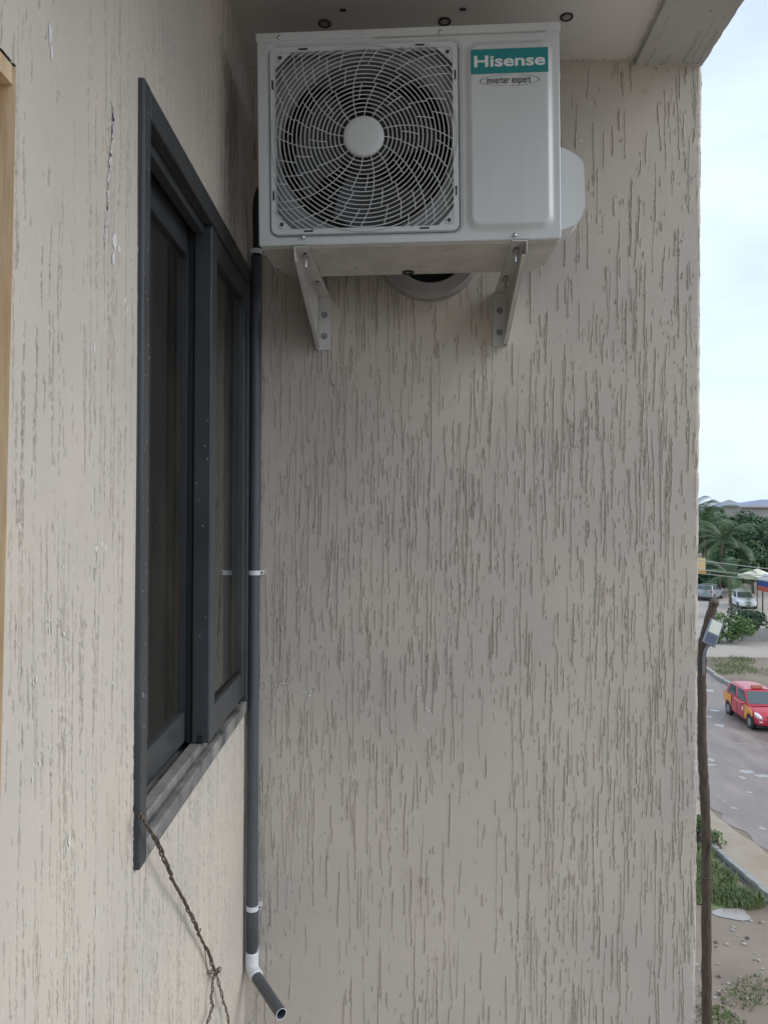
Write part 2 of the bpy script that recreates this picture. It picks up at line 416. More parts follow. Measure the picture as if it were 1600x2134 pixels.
# soffit, beam, and an unseen roof slab added to block light from above
bm = bmesh.new()
box(bm, (-0.002, -2.05, ZS), (1.214, 0.012, ZS + 0.45), EW)
o = bmobj('soffit', bm, 'soffit_paint'); under(o, house)
ZBm = ZS - 0.022
bu0, bu1, bl = 1.2122, U1, 2.05
nb_u = int((bl + 0.0) / 0.004); nb_v = int((bu1 - bu0) / 0.0025) + 1
Hb = relief(nb_v, nb_u, 0.0025, 0.004, 300, 31)
P = np.zeros((nb_u, nb_v, 3))
ub = np.linspace(bu0, bu1, nb_v)[None, :] * np.ones((nb_u, 1)); nbv = -np.arange(nb_u)[:, None] * 0.004 * np.ones((1, nb_v))
ub[:, -1] += np.convolve(rg.normal(0, 0.0011, nb_u), np.ones(5) / 3, 'same')
P[..., 0] = XL + cy_ * ub + sy_ * nbv; P[..., 1] = YC - sy_ * ub + cy_ * nbv; P[..., 2] = ZBm + Hb
o = gridmesh('beam', P, np.ones((nb_u - 1, nb_v - 1), bool), 'plaster_soffit'); under(o, house)
o = boxes('beam_core', [((bu0 + 0.0005, -bl, ZBm + 0.006), (bu1, 0.012, ZS + 0.47))], 'plaster_soffit', mw=EW); under(o, house)
o = boxes('unseen_roof_slab', [((-3.5, -bl - 0.05, ZS + 0.47), (U1 + 0.05, 5.1, ZS + 0.62))], 'plaster_soffit', mw=EW); under(o, house)
# ragged plaster where the walls meet the soffit and along the beam
bm = bmesh.new()
def ragged(p0, p1, side, lo, hi, z, n):
    p0, p1, side = Vector(p0), Vector(p1), Vector(side); prev = None
    for k in range(n + 1):
        p = p0.lerp(p1, k / n); wd = rnd.uniform(lo, hi) * (0.5 + 0.5 * math.sin(k * 0.31) ** 2)
        a = bm.verts.new(EW @ Vector((p.x, p.y, z))); b = bm.verts.new(EW @ (Vector((p.x, p.y, z)) + side * wd))
        c = bm.verts.new(EW @ (Vector((p.x, p.y, z + 0.004)) + side * (wd + 0.002)))
        if prev: bm.faces.new((prev[0], a, b, prev[1])); bm.faces.new((prev[1], b, c, prev[2]))
        prev = (a, b, c)
ragged((0, 0, 0), (bu0, 0, 0), (0, -1, 0), 0.002, 0.018, ZS - 0.003, 170)
ragged((bu0, 0, 0), (bu0, -0.6, 0), (-1, 0, 0), 0.004, 0.013, ZS - 0.003, 80)
ragged((bu0, 0, 0), (bu1 - 0.004, 0, 0), (0, -1, 0), 0.004, 0.012, ZBm - 0.003, 40)
o = bmobj('plaster_edge', bm, 'plaster'); under(o, house)

# timber lining of the near opening
jb = bmesh.new()
y_t, y_b = jamb_y(D_Z1) - 0.0015, jamb_y(CAM_Z - 1.05) - 0.0015
v = [jb.verts.new(p) for p in ((XL + 0.001, y_t, D_Z1), (-0.74, y_t, D_Z1), (-0.74, y_b, CAM_Z - 1.05), (XL + 0.001, y_b, CAM_Z - 1.05),
                               (XL - 0.012, y_t + 0.035, D_Z1), (-0.74, y_t + 0.035, D_Z1), (-0.74, y_b + 0.035, CAM_Z - 1.05), (XL - 0.012, y_b + 0.035, CAM_Z - 1.05))]
for f in ((0, 1, 2, 3), (4, 7, 6, 5), (0, 4, 5, 1), (1, 5, 6, 2), (2, 6, 7, 3), (3, 7, 4, 0)): jb.faces.new([v[i] for i in f])
dl = bmobj('door_lining', jb, 'wood'); under(dl, house)
o = boxes('head_board', [((-0.74, -0.30, D_Z1 - 0.022), (XL - 0.003, y_t - 0.001, D_Z1 + 0.0005))], 'wood'); o.parent = dl
o = boxes('door_leaf', [((-0.78, -0.30, CAM_Z - 1.05), (-0.742, 0.93, D_Z1 + 0.03))], 'wood'); o.parent = dl

# ------------------------------------------------------------------ window (aluminium slider)
FX = XL + 0.012
bm = bmesh.new()
jw, rw = 0.040, 0.052
for a, b in (((-0.545, W_Y0, W_Z0), (FX, W_Y0 + jw, W_Z1)), ((-0.545, W_Y1 - jw, W_Z0), (FX, W_Y1, W_Z1)),
             ((-0.545, W_Y0 + jw, W_Z1 - rw), (FX - 0.001, W_Y1 - jw, W_Z1))):
    box(bm, a, b)
win = bmobj('window', bm, 'alu', bevel=0.004); under(win, house)
win['label'] = 'dark grey aluminium sliding window with tinted panes beside the corner'
def wpart(name, bl, m, bevel=0.002):
    o = boxes(name, bl, m, bevel=bevel); o.parent = win; o.matrix_parent_inverse = win.matrix_basis.inverted(); return o
zi0, zi1 = W_Z0 + rw, W_Z1 - rw
yi0, yi1 = W_Y0 + jw, W_Y1 - jw
win.matrix_parent_inverse = house.matrix_world.inverted()
# sill: outer flange, two tracks
wpart('window_sill', [((-0.445, yi0, W_Z0), (FX - 0.001, yi1, W_Z0 + 0.036)), ((-0.545, yi0, W_Z0), (-0.445, yi1, W_Z0 + 0.030))], 'alu_dusty', 0.004)
wpart('sill_track', [((-0.482, yi0, W_Z0 + 0.030), (-0.452, yi1, W_Z0 + 0.052))], 'alu_dusty', 0.003)
wpart('sill_track', [((-0.538, yi0, W_Z0 + 0.030), (-0.512, yi1, W_Z0 + 0.050))], 'alu', 0.003)
# head track
wpart('head_track', [((-0.478, yi0, zi1 - 0.022), (-0.452, yi1, zi1))], 'alu', 0.004)
# fixed light on the outer plane
sy0 = 1.915
zr0 = W_Z0 + 0.054
wpart('sash', [((-0.476, sy0, zr0), (-0.431, sy0 + 0.060, zi1 - 0.001)), ((-0.476, yi1 - 0.035, zr0), (-0.432, yi1 - 0.001, zi1 - 0.001)),
               ((-0.474, sy0 + 0.060, zr0), (-0.434, yi1 - 0.035, zr0 + 0.078)), ((-0.474, sy0 + 0.060, zi1 - 0.06), (-0.434, yi1 - 0.035, zi1 - 0.001))], 'alu', 0.004)
wpart('pane', [((-0.456, sy0 + 0.058, zr0 + 0.07), (-0.450, yi1 - 0.033, zi1 - 0.055))], 'window_glass', 0)
wpart('gasket', [((-0.4475, sy0 + 0.059, zr0 + 0.077), (-0.444, yi1 - 0.034, zr0 + 0.083)), ((-0.4475, sy0 + 0.059, zr0 + 0.083), (-0.444, sy0 + 0.065, zi1 - 0.06))], 'rubber', 0)
# sliding leaf on the inner plane
wpart('sash', [((-0.530, yi0 + 0.001, zr0), (-0.492, yi0 + 0.055, zi1 - 0.001)), ((-0.530, sy0 + 0.01, zr0), (-0.492, sy0 + 0.062, zi1 - 0.001)),
               ((-0.528, yi0 + 0.055, zr0), (-0.494, sy0 + 0.01, zr0 + 0.075)), ((-0.528, yi0 + 0.055, zi1 - 0.075), (-0.494, sy0 + 0.01, zi1 - 0.001))], 'alu', 0.004)
wpart('pane', [((-0.514, yi0 + 0.053, zr0 + 0.07), (-0.508, sy0 + 0.012, zi1 - 0.07))], 'window_glass', 0)
wpart('weather_strip', [((-0.490, sy0 + 0.004, zr0), (-0.478, sy0 + 0.014, zi1 - 0.002))], 'rubber', 0)
wpart('roller_hole', [((-0.462, sy0 - 0.0012, zr0 - 0.001), (-0.446, sy0 + 0.004, zr0 + 0.022))], 'rubber', 0.003)
# flecks of plaster dust on the frame
bm = bmesh.new()
for k in range(60):
    z = rnd.uniform(W_Z0, W_Z1); 
    if rnd.random() < 0.55: splash(bm, (FX + 0.0006, rnd.uniform(W_Y0 + 0.003, W_Y0 + jw - 0.003), z), (0, 1, 0), (0, 0, 1), 6, rnd.uniform(0.0007, 0.0014), rnd.uniform(0.001, 0.003))
    elif rnd.random() < 0.5: splash(bm, (rnd.uniform(-0.47, -0.435), sy0 - 0.0006, z), (1, 0, 0), (0, 0, 1), 6, rnd.uniform(0.0008, 0.0016), rnd.uniform(0.001, 0.003))
    else: splash(bm, (rnd.uniform(-0.442, FX - 0.004), rnd.uniform(yi0, yi1), W_Z0 + 0.0366), (1, 0, 0), (0, 1, 0), 6, rnd.uniform(0.001, 0.002), rnd.uniform(0.001, 0.003))
o = bmobj('dust_flecks', bm, 'paint_fleck'); o.parent = win; o.matrix_parent_inverse = win.matrix_basis.inverted(); stuff(o)
# dim room behind the glass
bm = bmesh.new(); box(bm, (-3.2, 0.96, CAM_Z - 1.5), (-0.552, YC - 0.002, CAM_Z + 1.2))
bmesh.ops.delete(bm, geom=[f for f in bm.faces if all(abs(v.co.x + 0.552) < 1e-4 for v in f.verts)], context='FACES')
o = bmobj('room_lining', bm, 'room'); under(o, house)

# ------------------------------------------------------------------ air conditioner outdoor unit
W_, H_, D_ = 0.78, 0.55, 0.26
AC = Matrix.Translation((-0.330, 2.0036, CAM_Z + 0.686)) @ Matrix.Rotation(-YAW, 4, 'Z') @ Matrix.Rotation(R(-0.95), 4, 'Y')
ac = empty('air_conditioner', mw=AC)
tag(ac, 'white air conditioner outdoor unit with round fan grille and teal badge', 'air conditioner')
gu, gv, gh = 0.277, 0.271, 0.241     # grille centre and half size
# sheet-metal front with the fan opening
bm = bmesh.new()
def loop(bm, pts, y): return [bm.verts.new((p[0], y, p[1])) for p in pts]
outer = rrect(0, 0, W_, H_, 0.006, 3); 
def hole_loop(h, r, n=6): return rrect(gu - h, gv - h, gu + h, gv + h, r, n)
def rect_fill(bm, A, B):
    n = len(A)
    for i in range(n): bm.faces.new((A[i], A[(i + 1) % n], B[(i + 1) % n], B[i]))
n6 = 6
oo = rrect(0.002, 0.002, W_ - 0.002, H_ - 0.002, 0.004, n6); ob = rrect(0, 0, W_, H_, 0.006, n6)
h1 = hole_loop(gh + 0.014, 0.030); h2 = hole_loop(gh + 0.006, 0.022)
A0 = loop(bm, ob, 0.030); A1 = loop(bm, ob, 0.002); A2 = loop(bm, oo, 0.0); B1 = loop(bm, h1, 0.0); B2 = loop(bm, h2, 0.006); B3 = loop(bm, h2, 0.030)
for a, b in ((A0, A1), (A1, A2), (A2, B1), (B1, B2), (B2, B3)): rect_fill(bm, a, b)
front = bmobj('front_panel', bm, 'ac_white', ac)
# raised field on the right
e0 = rrect(0.538, 0.023, 0.764, 0.512, 0.034, 8); e1 = rrect(0.542, 0.027, 0.760, 0.508, 0.030, 8)
e2 = rrect(0.552, 0.037, 0.750, 0.498, 0.022, 8); e3 = rrect(0.556, 0.041, 0.746, 0.494, 0.019, 8)
bm = bmesh.new()
a = loop(bm, e0, -0.0004); b = loop(bm, e1, -0.0016); c = loop(bm, e2, -0.0092); d = loop(bm, e3, -0.0105)
for p, q in ((a, b), (b, c), (c, d)): rect_fill(bm, p, q)
bm.faces.new(d)
emb = bmobj('raised_panel', bm, 'ac_white', front, smooth=False)
# lid, sides, pan
o = boxes('top_lid', [((-0.003, -0.0035, H_ - 0.018), (W_ + 0.003, D_, H_ + 0.004))], 'ac_white', ac, bevel=0.003)
o = boxes('side_panel', [((0.002, 0.031, 0.006), (0.006, D_ - 0.004, H_ - 0.019))], 'ac_white', ac)
o = boxes('side_panel', [((W_ - 0.006, 0.031, 0.006), (W_ - 0.002, D_ - 0.004, H_ - 0.019))], 'ac_white', ac)
bm = bmesh.new()
pan = [(0.004, 0.012), (W_ - 0.004, 0.012), (W_ - 0.006, 0.17), (W_ - 0.035, D_), (0.045, D_), (0.006, 0.15)]
prism(bm, pan, 2, -0.004, 0.020)
base = bmobj('base_pan', bm, 'ac_pan', ac, bevel=0.003)
for a, b in ((0.16, 0.045), (0.50, 0.06), (0.43, 0.20), (0.70, 0.05), (0.25, 0.19)):
    bm = bmesh.new(); cyl(bm, (a, b), 0.017, 2, -0.0065, -0.0035, 20)
    bmobj('pan_dimple', bm, 'ac_pan', base, bevel=0.002)
o = tubeobj('drain_hole', [(0.385 + 0.014 * math.cos(t), 0.235 + 0.014 * math.sin(t), -0.005) for t in [k * 0.3927 for k in range(16)]], 0.004, 'black_plastic', base, 6, closed=True)
o = boxes('coil', [((0.007, D_ - 0.03, 0.021), (W_ - 0.007, D_ - 0.006, H_ - 0.019))], 'coil', ac)
o = boxes('partition', [((0.530, 0.032, 0.021), (0.535, D_ - 0.031, H_ - 0.019))], 'coil', ac)
# shroud behind the grille
bm = bmesh.new(); n = 64; rs = 0.228
sq = []
for k in range(n):
    t = 2 * math.pi * k / n + math.pi / 4; c, s_ = math.cos(t), math.sin(t); q = (gh + 0.004) / max(abs(c), abs(s_)); sq.append((gu + c * q, gv + s_ * q))
ci = [(gu + rs * math.cos(2 * math.pi * k / n + math.pi / 4), gv + rs * math.sin(2 * math.pi * k / n + math.pi / 4)) for k in range(n)]
cm = [(gu + (p[0] - gu) * 1.04, gv + (p[1] - gv) * 1.04) for p in ci]
a = loop(bm, sq, 0.036); b = loop(bm, cm, 0.036); c = loop(bm, ci, 0.046); d = loop(bm, ci, 0.066)
for p, q in ((a, b), (b, c), (c, d)): rect_fill(bm, p, q)
bmobj('fan_shroud', bm, 'shroud', ac, smooth=False)
# fan
bm = bmesh.new(); cyl(bm, (gu, gv), 0.062, 1, 0.060, 0.13, 32); fan = bmobj('fan', bm, 'fan_grey', ac, bevel=0.006)
for k in range(3):
    bm = bmesh.new(); rows = []
    for i in range(9):
        r = 0.058 + 0.138 * i / 8; row = []
        for j in range(9):
            t = k * 2 * math.pi / 3 + 0.5 + (j / 8 - 0.5) * (1.35 + 0.25 * i / 8) + 0.35 * i / 8
            row.append(bm.verts.new((gu + r * math.cos(t), 0.068 + 0.055 * j / 8 + 0.012 * math.sin(j / 8 * 3.14), gv + r * math.sin(t))))
        rows.append(row)
    for i in range(8):
        for j in range(8): bm.faces.new((rows[i][j], rows[i][j + 1], rows[i + 1][j + 1], rows[i + 1][j]))
    bmobj('blade', bm, 'fan_grey', fan, smooth=True)
# grille: frame, hub cap, rings and spokes
bm = bmesh.new()
g0 = hole_loop(gh + 0.004, 0.020); g1 = hole_loop(gh + 0.002, 0.018); g2 = hole_loop(gh - 0.011, 0.012); g3 = hole_loop(gh - 0.013, 0.010)
a = loop(bm, g0, 0.010); b = loop(bm, g1, -0.003); c = loop(bm, g2, -0.003); d = loop(bm, g3, 0.010)
for p, q in ((a, b), (b, c), (c, d)): rect_fill(bm, p, q)
gr = bmobj('fan_grille', bm, 'ac_plastic', ac)
def dome(r): return -0.004 - 0.010 * max(0.0, 1 - (r / 0.25) ** 2)      # the grille bulges a little
bm = bmesh.new(); prof = [(0.0, -0.0205), (0.035, -0.0200), (0.048, -0.0185), (0.0525, -0.015), (0.053, -0.008)]
rings = [[bm.verts.new((gu + r * math.cos(2 * math.pi * k / 40), y, gv + r * math.sin(2 * math.pi * k / 40))) for k in range(40)] for r, y in prof[1:]]
cv = bm.verts.new((gu, prof[0][1], gv))
for k in range(40): bm.faces.new((cv, rings[0][k], rings[0][(k + 1) % 40]))
for i in range(len(rings) - 1):
    for k in range(40): bm.faces.new((rings[i][k], rings[i][(k + 1) % 40], rings[i + 1][(k + 1) % 40], rings[i + 1][k]))
bmobj('hub_cap', bm, 'ac_plastic', gr, smooth=True)
HALF = gh - 0.006
ribw = 0.0014
r0, dr = 0.053, 0.01105
RR = [r0 + dr * (i + 1) for i in range(26)]
def inside(x, z):
    return (abs(x) <= HALF and abs(z) <= HALF) or math.hypot(x, z) <= 0.2445
bm = bmesh.new()
for r in RR:
    if r > 0.315: break
    n = 150; run = []
    pts = [(r * math.cos(2 * math.pi * k / n), r * math.sin(2 * math.pi * k / n)) for k in range(n)]
    ok = [inside(*p) and not (abs(p[0]) > HALF - 0.03 and abs(p[1]) > HALF - 0.03) for p in pts]
    if all(ok): tube(bm, [(gu + p[0], dome(r), gv + p[1]) for p in pts], ribw, 5, closed=True)
    else:
        st = [k for k in range(n) if ok[k] and not ok[k - 1]]
        for s0 in st:
            seq = []; k = s0
            while ok[k % n]: seq.append(pts[k % n]); k += 1
            if len(seq) > 2: tube(bm, [(gu + p[0], dome(r), gv + p[1]) for p in seq], ribw, 5)
bmobj('ring_wires', bm, 'ac_plastic', gr, smooth=True)
bm = bmesh.new()
twist = 1.9
bands = [(0, 4, 16), (4, 8, 24), (8, 12, 24), (12, 16, 32), (16, 26, 40)]
def rad_i(i): return r0 + dr * i
for bi, (i0, i1, cnt) in enumerate(bands):
    for k in range(cnt):
        seq = []
        for q in range(9):
            r = rad_i(i0) + (rad_i(i1) - rad_i(i0)) * q / 8
            t = 2 * math.pi * k / cnt + 0.35 - twist * (r - r0) - 2.0 * (r - r0) ** 2 + (((0.0, 0.11, -0.09, 0.07, -0.06)[bi]) if k % (cnt // 8) else 0.0)
            x, z = r * math.cos(t), r * math.sin(t)
            if not inside(x, z) or (abs(x) > HALF - 0.03 and abs(z) > HALF - 0.03): break
            seq.append((gu + x, dome(r) - 0.0006, gv + z))
        if len(seq) > 2: tube(bm, seq, 0.00115, 5)
bmobj('spokes', bm, 'ac_plastic', gr, smooth=True)
for sx in (-1, 1):
    for sz in (-1, 1):
        c = (gu + sx * (HALF - 0.018), gv + sz * (HALF - 0.018))
        bm = bmesh.new(); s2 = 0.040
        k = HALF - 0.004
        prism(bm, [(gu + sx * k, gv + sz * k), (gu + sx * (k - s2 * 1.1), gv + sz * k), (gu + sx * k, gv + sz * (k - s2 * 1.1))], 1, 0.000, 0.004)
        cp = bmobj('corner_plate', bm, 'ac_plastic', gr)
        bm = bmesh.new(); tube(bm, [(c[0] + 0.0075 * math.cos(t), -0.001, c[1] + 0.0075 * math.sin(t)) for t in [q * 0.3927 for q in range(16)]], 0.0022, 6, closed=True)
        bmobj('screw_boss', bm, 'ac_plastic', cp, smooth=True)
        bm = bmesh.new(); cyl(bm, c, 0.0055, 1, -0.0015, 0.001, 14); bmobj('screw_hole', bm, 'fan_grey', cp)
for sx, sz, hz in ((-1, -0.60, 0), (-1, 0.62, 0), (1, -0.60, 0), (1, 0.66, 0), (-0.66, 1, 1), (0.62, 1, 1), (-0.62, -1, 1), (0.65, -1, 1)):
    c = (gu + sx * (gh - 0.0045), gv + sz * (gh - 0.0045)); a, b = ((0.012, 0.0022) if hz else (0.0022, 0.012))
    boxes('clip_slot', [((c[0] - a, -0.0036, c[1] - b), (c[0] + a, -0.001, c[1] + b))], 'black_plastic', gr)
# screws on the front
for u, v_ in ((0.059, H_ - 0.010), (0.476, H_ - 0.012), (0.116, 0.019), (0.662, 0.010)):
    bm = bmesh.new(); bmesh.ops.create_uvsphere(bm, u_segments=14, v_segments=8, radius=0.0058, matrix=Matrix.Translation((u, -0.004, v_)) @ Matrix.Diagonal((1, 0.6, 1, 1)))
    bmobj('screw', bm, 'steel', front, smooth=True)
o = boxes('seam', [((0.30, -0.0042, H_ - 0.0205), (0.745, -0.0005, H_ - 0.0185))], 'ac_pan', front)
# badge and lettering
bu0_, bu1_, bv1 = 0.5535, 0.7495, H_ - 0.0655
bv0 = bv1 - 0.0625
badge = boxes('badge', [((bu0_, -0.0118, bv0), (bu1_, -0.0100, bv1))], 'teal', emb)
def text(name, body, size, off, m, parent, x, z, width=None, height=None, y=-0.0122, ext=0.0003, shear=0.0):
    c = bpy.data.curves.new(name, 'FONT'); c.body = body; c.size = size; c.offset = off; c.extrude = ext; c.resolution_u = 6; c.shear = shear
    t = bpy.data.objects.new(name, c); col.objects.link(t)
    bpy.context.view_layer.update()
    me = bpy.data.meshes.new_from_object(t.evaluated_get(bpy.context.evaluated_depsgraph_get()))
    bpy.data.objects.remove(t)
    xs = [v.co.x for v in me.vertices]; ys = [v.co.y for v in me.vertices]
    sx = (width / (max(xs) - min(xs))) if width else 1; sy = (height / (max(ys) - min(ys))) if height else sx
    x0, y0 = min(xs), min(ys)
    for v in me.vertices:
        a, b, c_ = v.co; v.co = (x + (a - x0) * sx, y - c_, z + (b - y0) * sy)
    me.materials.clear()
    return link(name, me, m, parent)
text('lettering', 'Hisense', 0.05, 0.0012, 'print_white', emb, bu0_ + 0.008, bv0 + 0.0165, width=0.180, height=0.0295)
text('lettering', 'inverter expert', 0.02, 0.0002, 'print_grey', emb, bu0_ + 0.040, bv0 - 0.0315, width=0.112, height=0.0225, y=-0.0112)
bm = bmesh.new()
ecx, ecz = bu0_ + 0.098, bv0 - 0.0185
for t0, t1 in ((88, 262), (268, 430)):
    m_ = 40; pr = None
    for k in range(m_ + 1):
        t = R(t0 + (t1 - t0) * k / m_); th = 0.0005 + 0.0016 * abs(math.cos(t)) ** 2.0
        a = bm.verts.new((ecx + (0.076) * math.cos(t), -0.0112, ecz + 0.0145 * math.sin(t)))
        b = bm.verts.new((ecx + (0.076 - th) * math.cos(t), -0.0112, ecz + (0.0145 - max(th * 0.55, 0.0006)) * math.sin(t)))
        if pr: bm.faces.new((pr[0], a, b, pr[1]))
        pr = (a, b)
bmobj('oval_mark', bm, 'print_grey', emb)
# valve cover on the right side
vp = [(W_ - 0.004, 0.262), (W_ + 0.004, 0.262)]
for k in range(11):
    t = R(88 - 52 * k / 10); vp.append((W_ - 0.026 + 0.116 * math.cos(t), 0.152 + 0.110 * math.sin(t)))
vp += [(W_ + 0.0700, 0.205), (W_ + 0.0725, 0.100), (W_ + 0.064, 0.076), (W_ + 0.047, 0.054), (W_ + 0.022, 0.042), (W_ - 0.004, 0.036)]
bm = bmesh.new(); prism(bm, vp, 1, 0.050, 0.150)
bmobj('valve_cover', bm, 'ac_plastic', ac, bevel=0.005)
bm = bmesh.new(); prism(bm, [(W_ - 0.004, 0.44), (W_ + 0.004, 0.437), (W_ + 0.006, 0.425), (W_ - 0.004, 0.418)], 1, 0.02, 0.05)
bmobj('side_handle', bm, 'ac_plastic', ac, bevel=0.001)

# ------------------------------------------------------------------ wall brackets (pressed galvanised steel)
WALL_Y = 0.4555        # distance from unit front to the end wall in the unit's frame
def bracket(u, side, label):
    """side = +1: flanges point to the right of the web"""
    root = empty('wall_bracket', mw=Matrix.Translation((-0.330, 2.0036, CAM_Z + 0.686 - 0.0065)) @ Matrix.Rotation(-YAW, 4, 'Z') @ Matrix.Translation((u, 0, u * 0.0166)))
    tag(root, label, 'bracket', 'brackets carrying the air conditioner')
    y0, y1, hb = -0.012, WALL_Y - 0.002, -0.172
    fl = 0.038
    t = 0.0025
    bm = bmesh.new()       # web
    prism(bm, [(y0, 0), (y1, 0), (y1, hb), (y1 - 0.035, hb), (y0 + 0.01, -0.036), (y0, -0.026)], 0, 0, t * side)
    bmobj('web', bm, 'galv', root, bevel=0.0008)
    # top flange with two slots
    slots = [(0.03, 0.085), (0.28, 0.335)]
    xa, xb = (t, fl) if side > 0 else (-fl, -t)
    xm = side * fl * 0.55; hw = 0.0055
    ys = [y0, 0.03, 0.085, 0.28, 0.335, y1]
    bl = []
    for i in range(5):
        if i in (1, 3): bl += [((xa, ys[i], -t), (xm - hw, ys[i + 1], 0)), ((xm + hw, ys[i], -t), (xb, ys[i + 1], 0))]
        else: bl.append(((xa, ys[i], -t), (xb, ys[i + 1], 0)))
    boxes('top_flange', bl, 'galv', root)
    xa2, xb2 = (t, fl + 0.004) if side > 0 else (-fl - 0.004, -t)
    boxes('wall_flange', [((xa2, y1 - t, hb), (xb2, y1, -t - 0.0005))], 'galv', root, bevel=0.0006)
    # stiffening lip along the slanted edge
    bm = bmesh.new(); lp = 0.010 * side
    pts = [(y0 + 0.01, -0.036), (y1 - 0.035, hb)]
    q = [bm.verts.new(p) for p in ((0, pts[0][0], pts[0][1]), (lp + t * side, pts[0][0], pts[0][1]), (lp + t * side, pts[1][0], pts[1][1]), (0, pts[1][0], pts[1][1]),
                                   (0, pts[0][0], pts[0][1] + t), (lp + t * side, pts[0][0], pts[0][1] + t), (lp + t * side, pts[1][0], pts[1][1] + t), (0, pts[1][0], pts[1][1] + t))]
    for f in ((0, 1, 2, 3), (4, 7, 6, 5), (0, 4, 5, 1), (1, 5, 6, 2), (2, 6, 7, 3), (3, 7, 4, 0)): bm.faces.new([q[i] for i in f])
    bmobj('edge_lip', bm, 'galv', root)
    for yb in (0.055, 0.300):
        bm = bmesh.new(); cyl(bm, (xm, yb), 0.0042, 2, -0.034, 0.002, 10); cyl(bm, (xm, yb), 0.0085, 2, -0.011, -0.0035, 6); cyl(bm, (xm, yb), 0.0105, 2, -0.0040, -0.0026, 16)
        bmobj('bolt', bm, 'steel', root)
    bm = bmesh.new(); cyl(bm, (xm, 0.305), 0.016, 2, 0.0004, 0.0065, 16); bmobj('rubber_foot', bm, 'rubber', root)
    for zb in (-0.060, -0.128):
        bm = bmesh.new(); cyl(bm, (xm * 1.05, zb), 0.0075, 1, y1 - 0.012, y1 - t - 0.0003, 6); cyl(bm, (xm * 1.05, zb), 0.010, 1, y1 - 0.0048, y1 - t - 0.0002, 16)
        bmobj('anchor_bolt', bm, 'anchor', root)
    return root
bracket(0.094, 1, 'galvanised steel bracket under the fan end of the air conditioner')
bracket(0.692, -1, 'galvanised steel bracket under the badge end of the air conditioner')

# ------------------------------------------------------------------ round duct collar in the wall behind the unit
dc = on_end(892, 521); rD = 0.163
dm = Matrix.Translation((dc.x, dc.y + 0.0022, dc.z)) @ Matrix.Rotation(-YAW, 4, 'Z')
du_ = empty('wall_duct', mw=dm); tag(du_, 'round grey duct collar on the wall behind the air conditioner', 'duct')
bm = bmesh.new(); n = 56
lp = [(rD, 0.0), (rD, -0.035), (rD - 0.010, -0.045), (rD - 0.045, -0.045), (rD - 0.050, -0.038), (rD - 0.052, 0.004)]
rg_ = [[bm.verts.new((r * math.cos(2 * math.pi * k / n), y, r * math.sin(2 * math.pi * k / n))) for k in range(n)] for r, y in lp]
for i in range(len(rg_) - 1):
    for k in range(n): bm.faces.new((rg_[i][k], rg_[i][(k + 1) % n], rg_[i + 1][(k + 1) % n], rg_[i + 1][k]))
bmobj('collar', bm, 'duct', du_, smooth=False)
bm = bmesh.new(); cyl(bm, (0, 0), rD - 0.053, 1, -0.012, -0.006, 40); bmobj('shade_plate', bm, 'black_plastic', du_)  # black plate puts the shade of the collar's hole into colour

# ------------------------------------------------------------------ drain pipe in the corner
dp = empty('drain_pipe', (-0.409, 2.437, CAM_Z - 1.45)); tag(dp, 'dark grey plastic drain pipe with white elbow running down the wall corner', 'pipe')
def local(p, o): return Vector(p) - o.location
px_, py_ = -0.4095, 2.440
PR = 0.0172
zt, zb_ = CAM_Z + 0.80, CAM_Z - 1.432
tubeobj('pipe', [local((px_ - 0.001 * math.sin(k * 0.5), py_, zb_ + (zt - zb_) * k / 12), dp) for k in range(13)], PR, 'pvc_grey', dp, 20)
e_end = Vector((-0.292, 2.25, CAM_Z - 1.476))
st = Vector((px_, py_, CAM_Z - 1.462)); dr_ = (e_end - st).normalized()
tubeobj('elbow', [local(p, dp) for p in smoothpath([(px_, py_, zb_ + 0.028), (px_, py_, zb_ - 0.006), st + dr_ * 0.004 + Vector((0, 0, 0.006)), st + dr_ * 0.040], 7)], 0.0215, 'pvc_white', dp, 20)
bm = bmesh.new(); pts = [local(st + dr_ * (0.034 + (e_end - st).length * k / 6 * 0.86), dp) for k in range(7)]
tube(bm, pts, PR, 20, cap=False); tube(bm, pts[::-1], PR - 0.0025, 20, cap=False)
sp = bmobj('spout', bm, 'pvc_grey', dp, smooth=True)
bm = bmesh.new(); e = pts[-1]; up = dr_.orthogonal().normalized(); sd_ = dr_.cross(up)
ri = [[bm.verts.new(e + (up * math.cos(k * 0.31416) + sd_ * math.sin(k * 0.31416)) * r) for k in range(20)] for r in (PR, PR - 0.0025)]
for k in range(20): bm.faces.new((ri[0][k], ri[0][(k + 1) % 20], ri[1][(k + 1) % 20], ri[1][k]))
bmobj('cut_rim', bm, 'ac_plastic', sp)
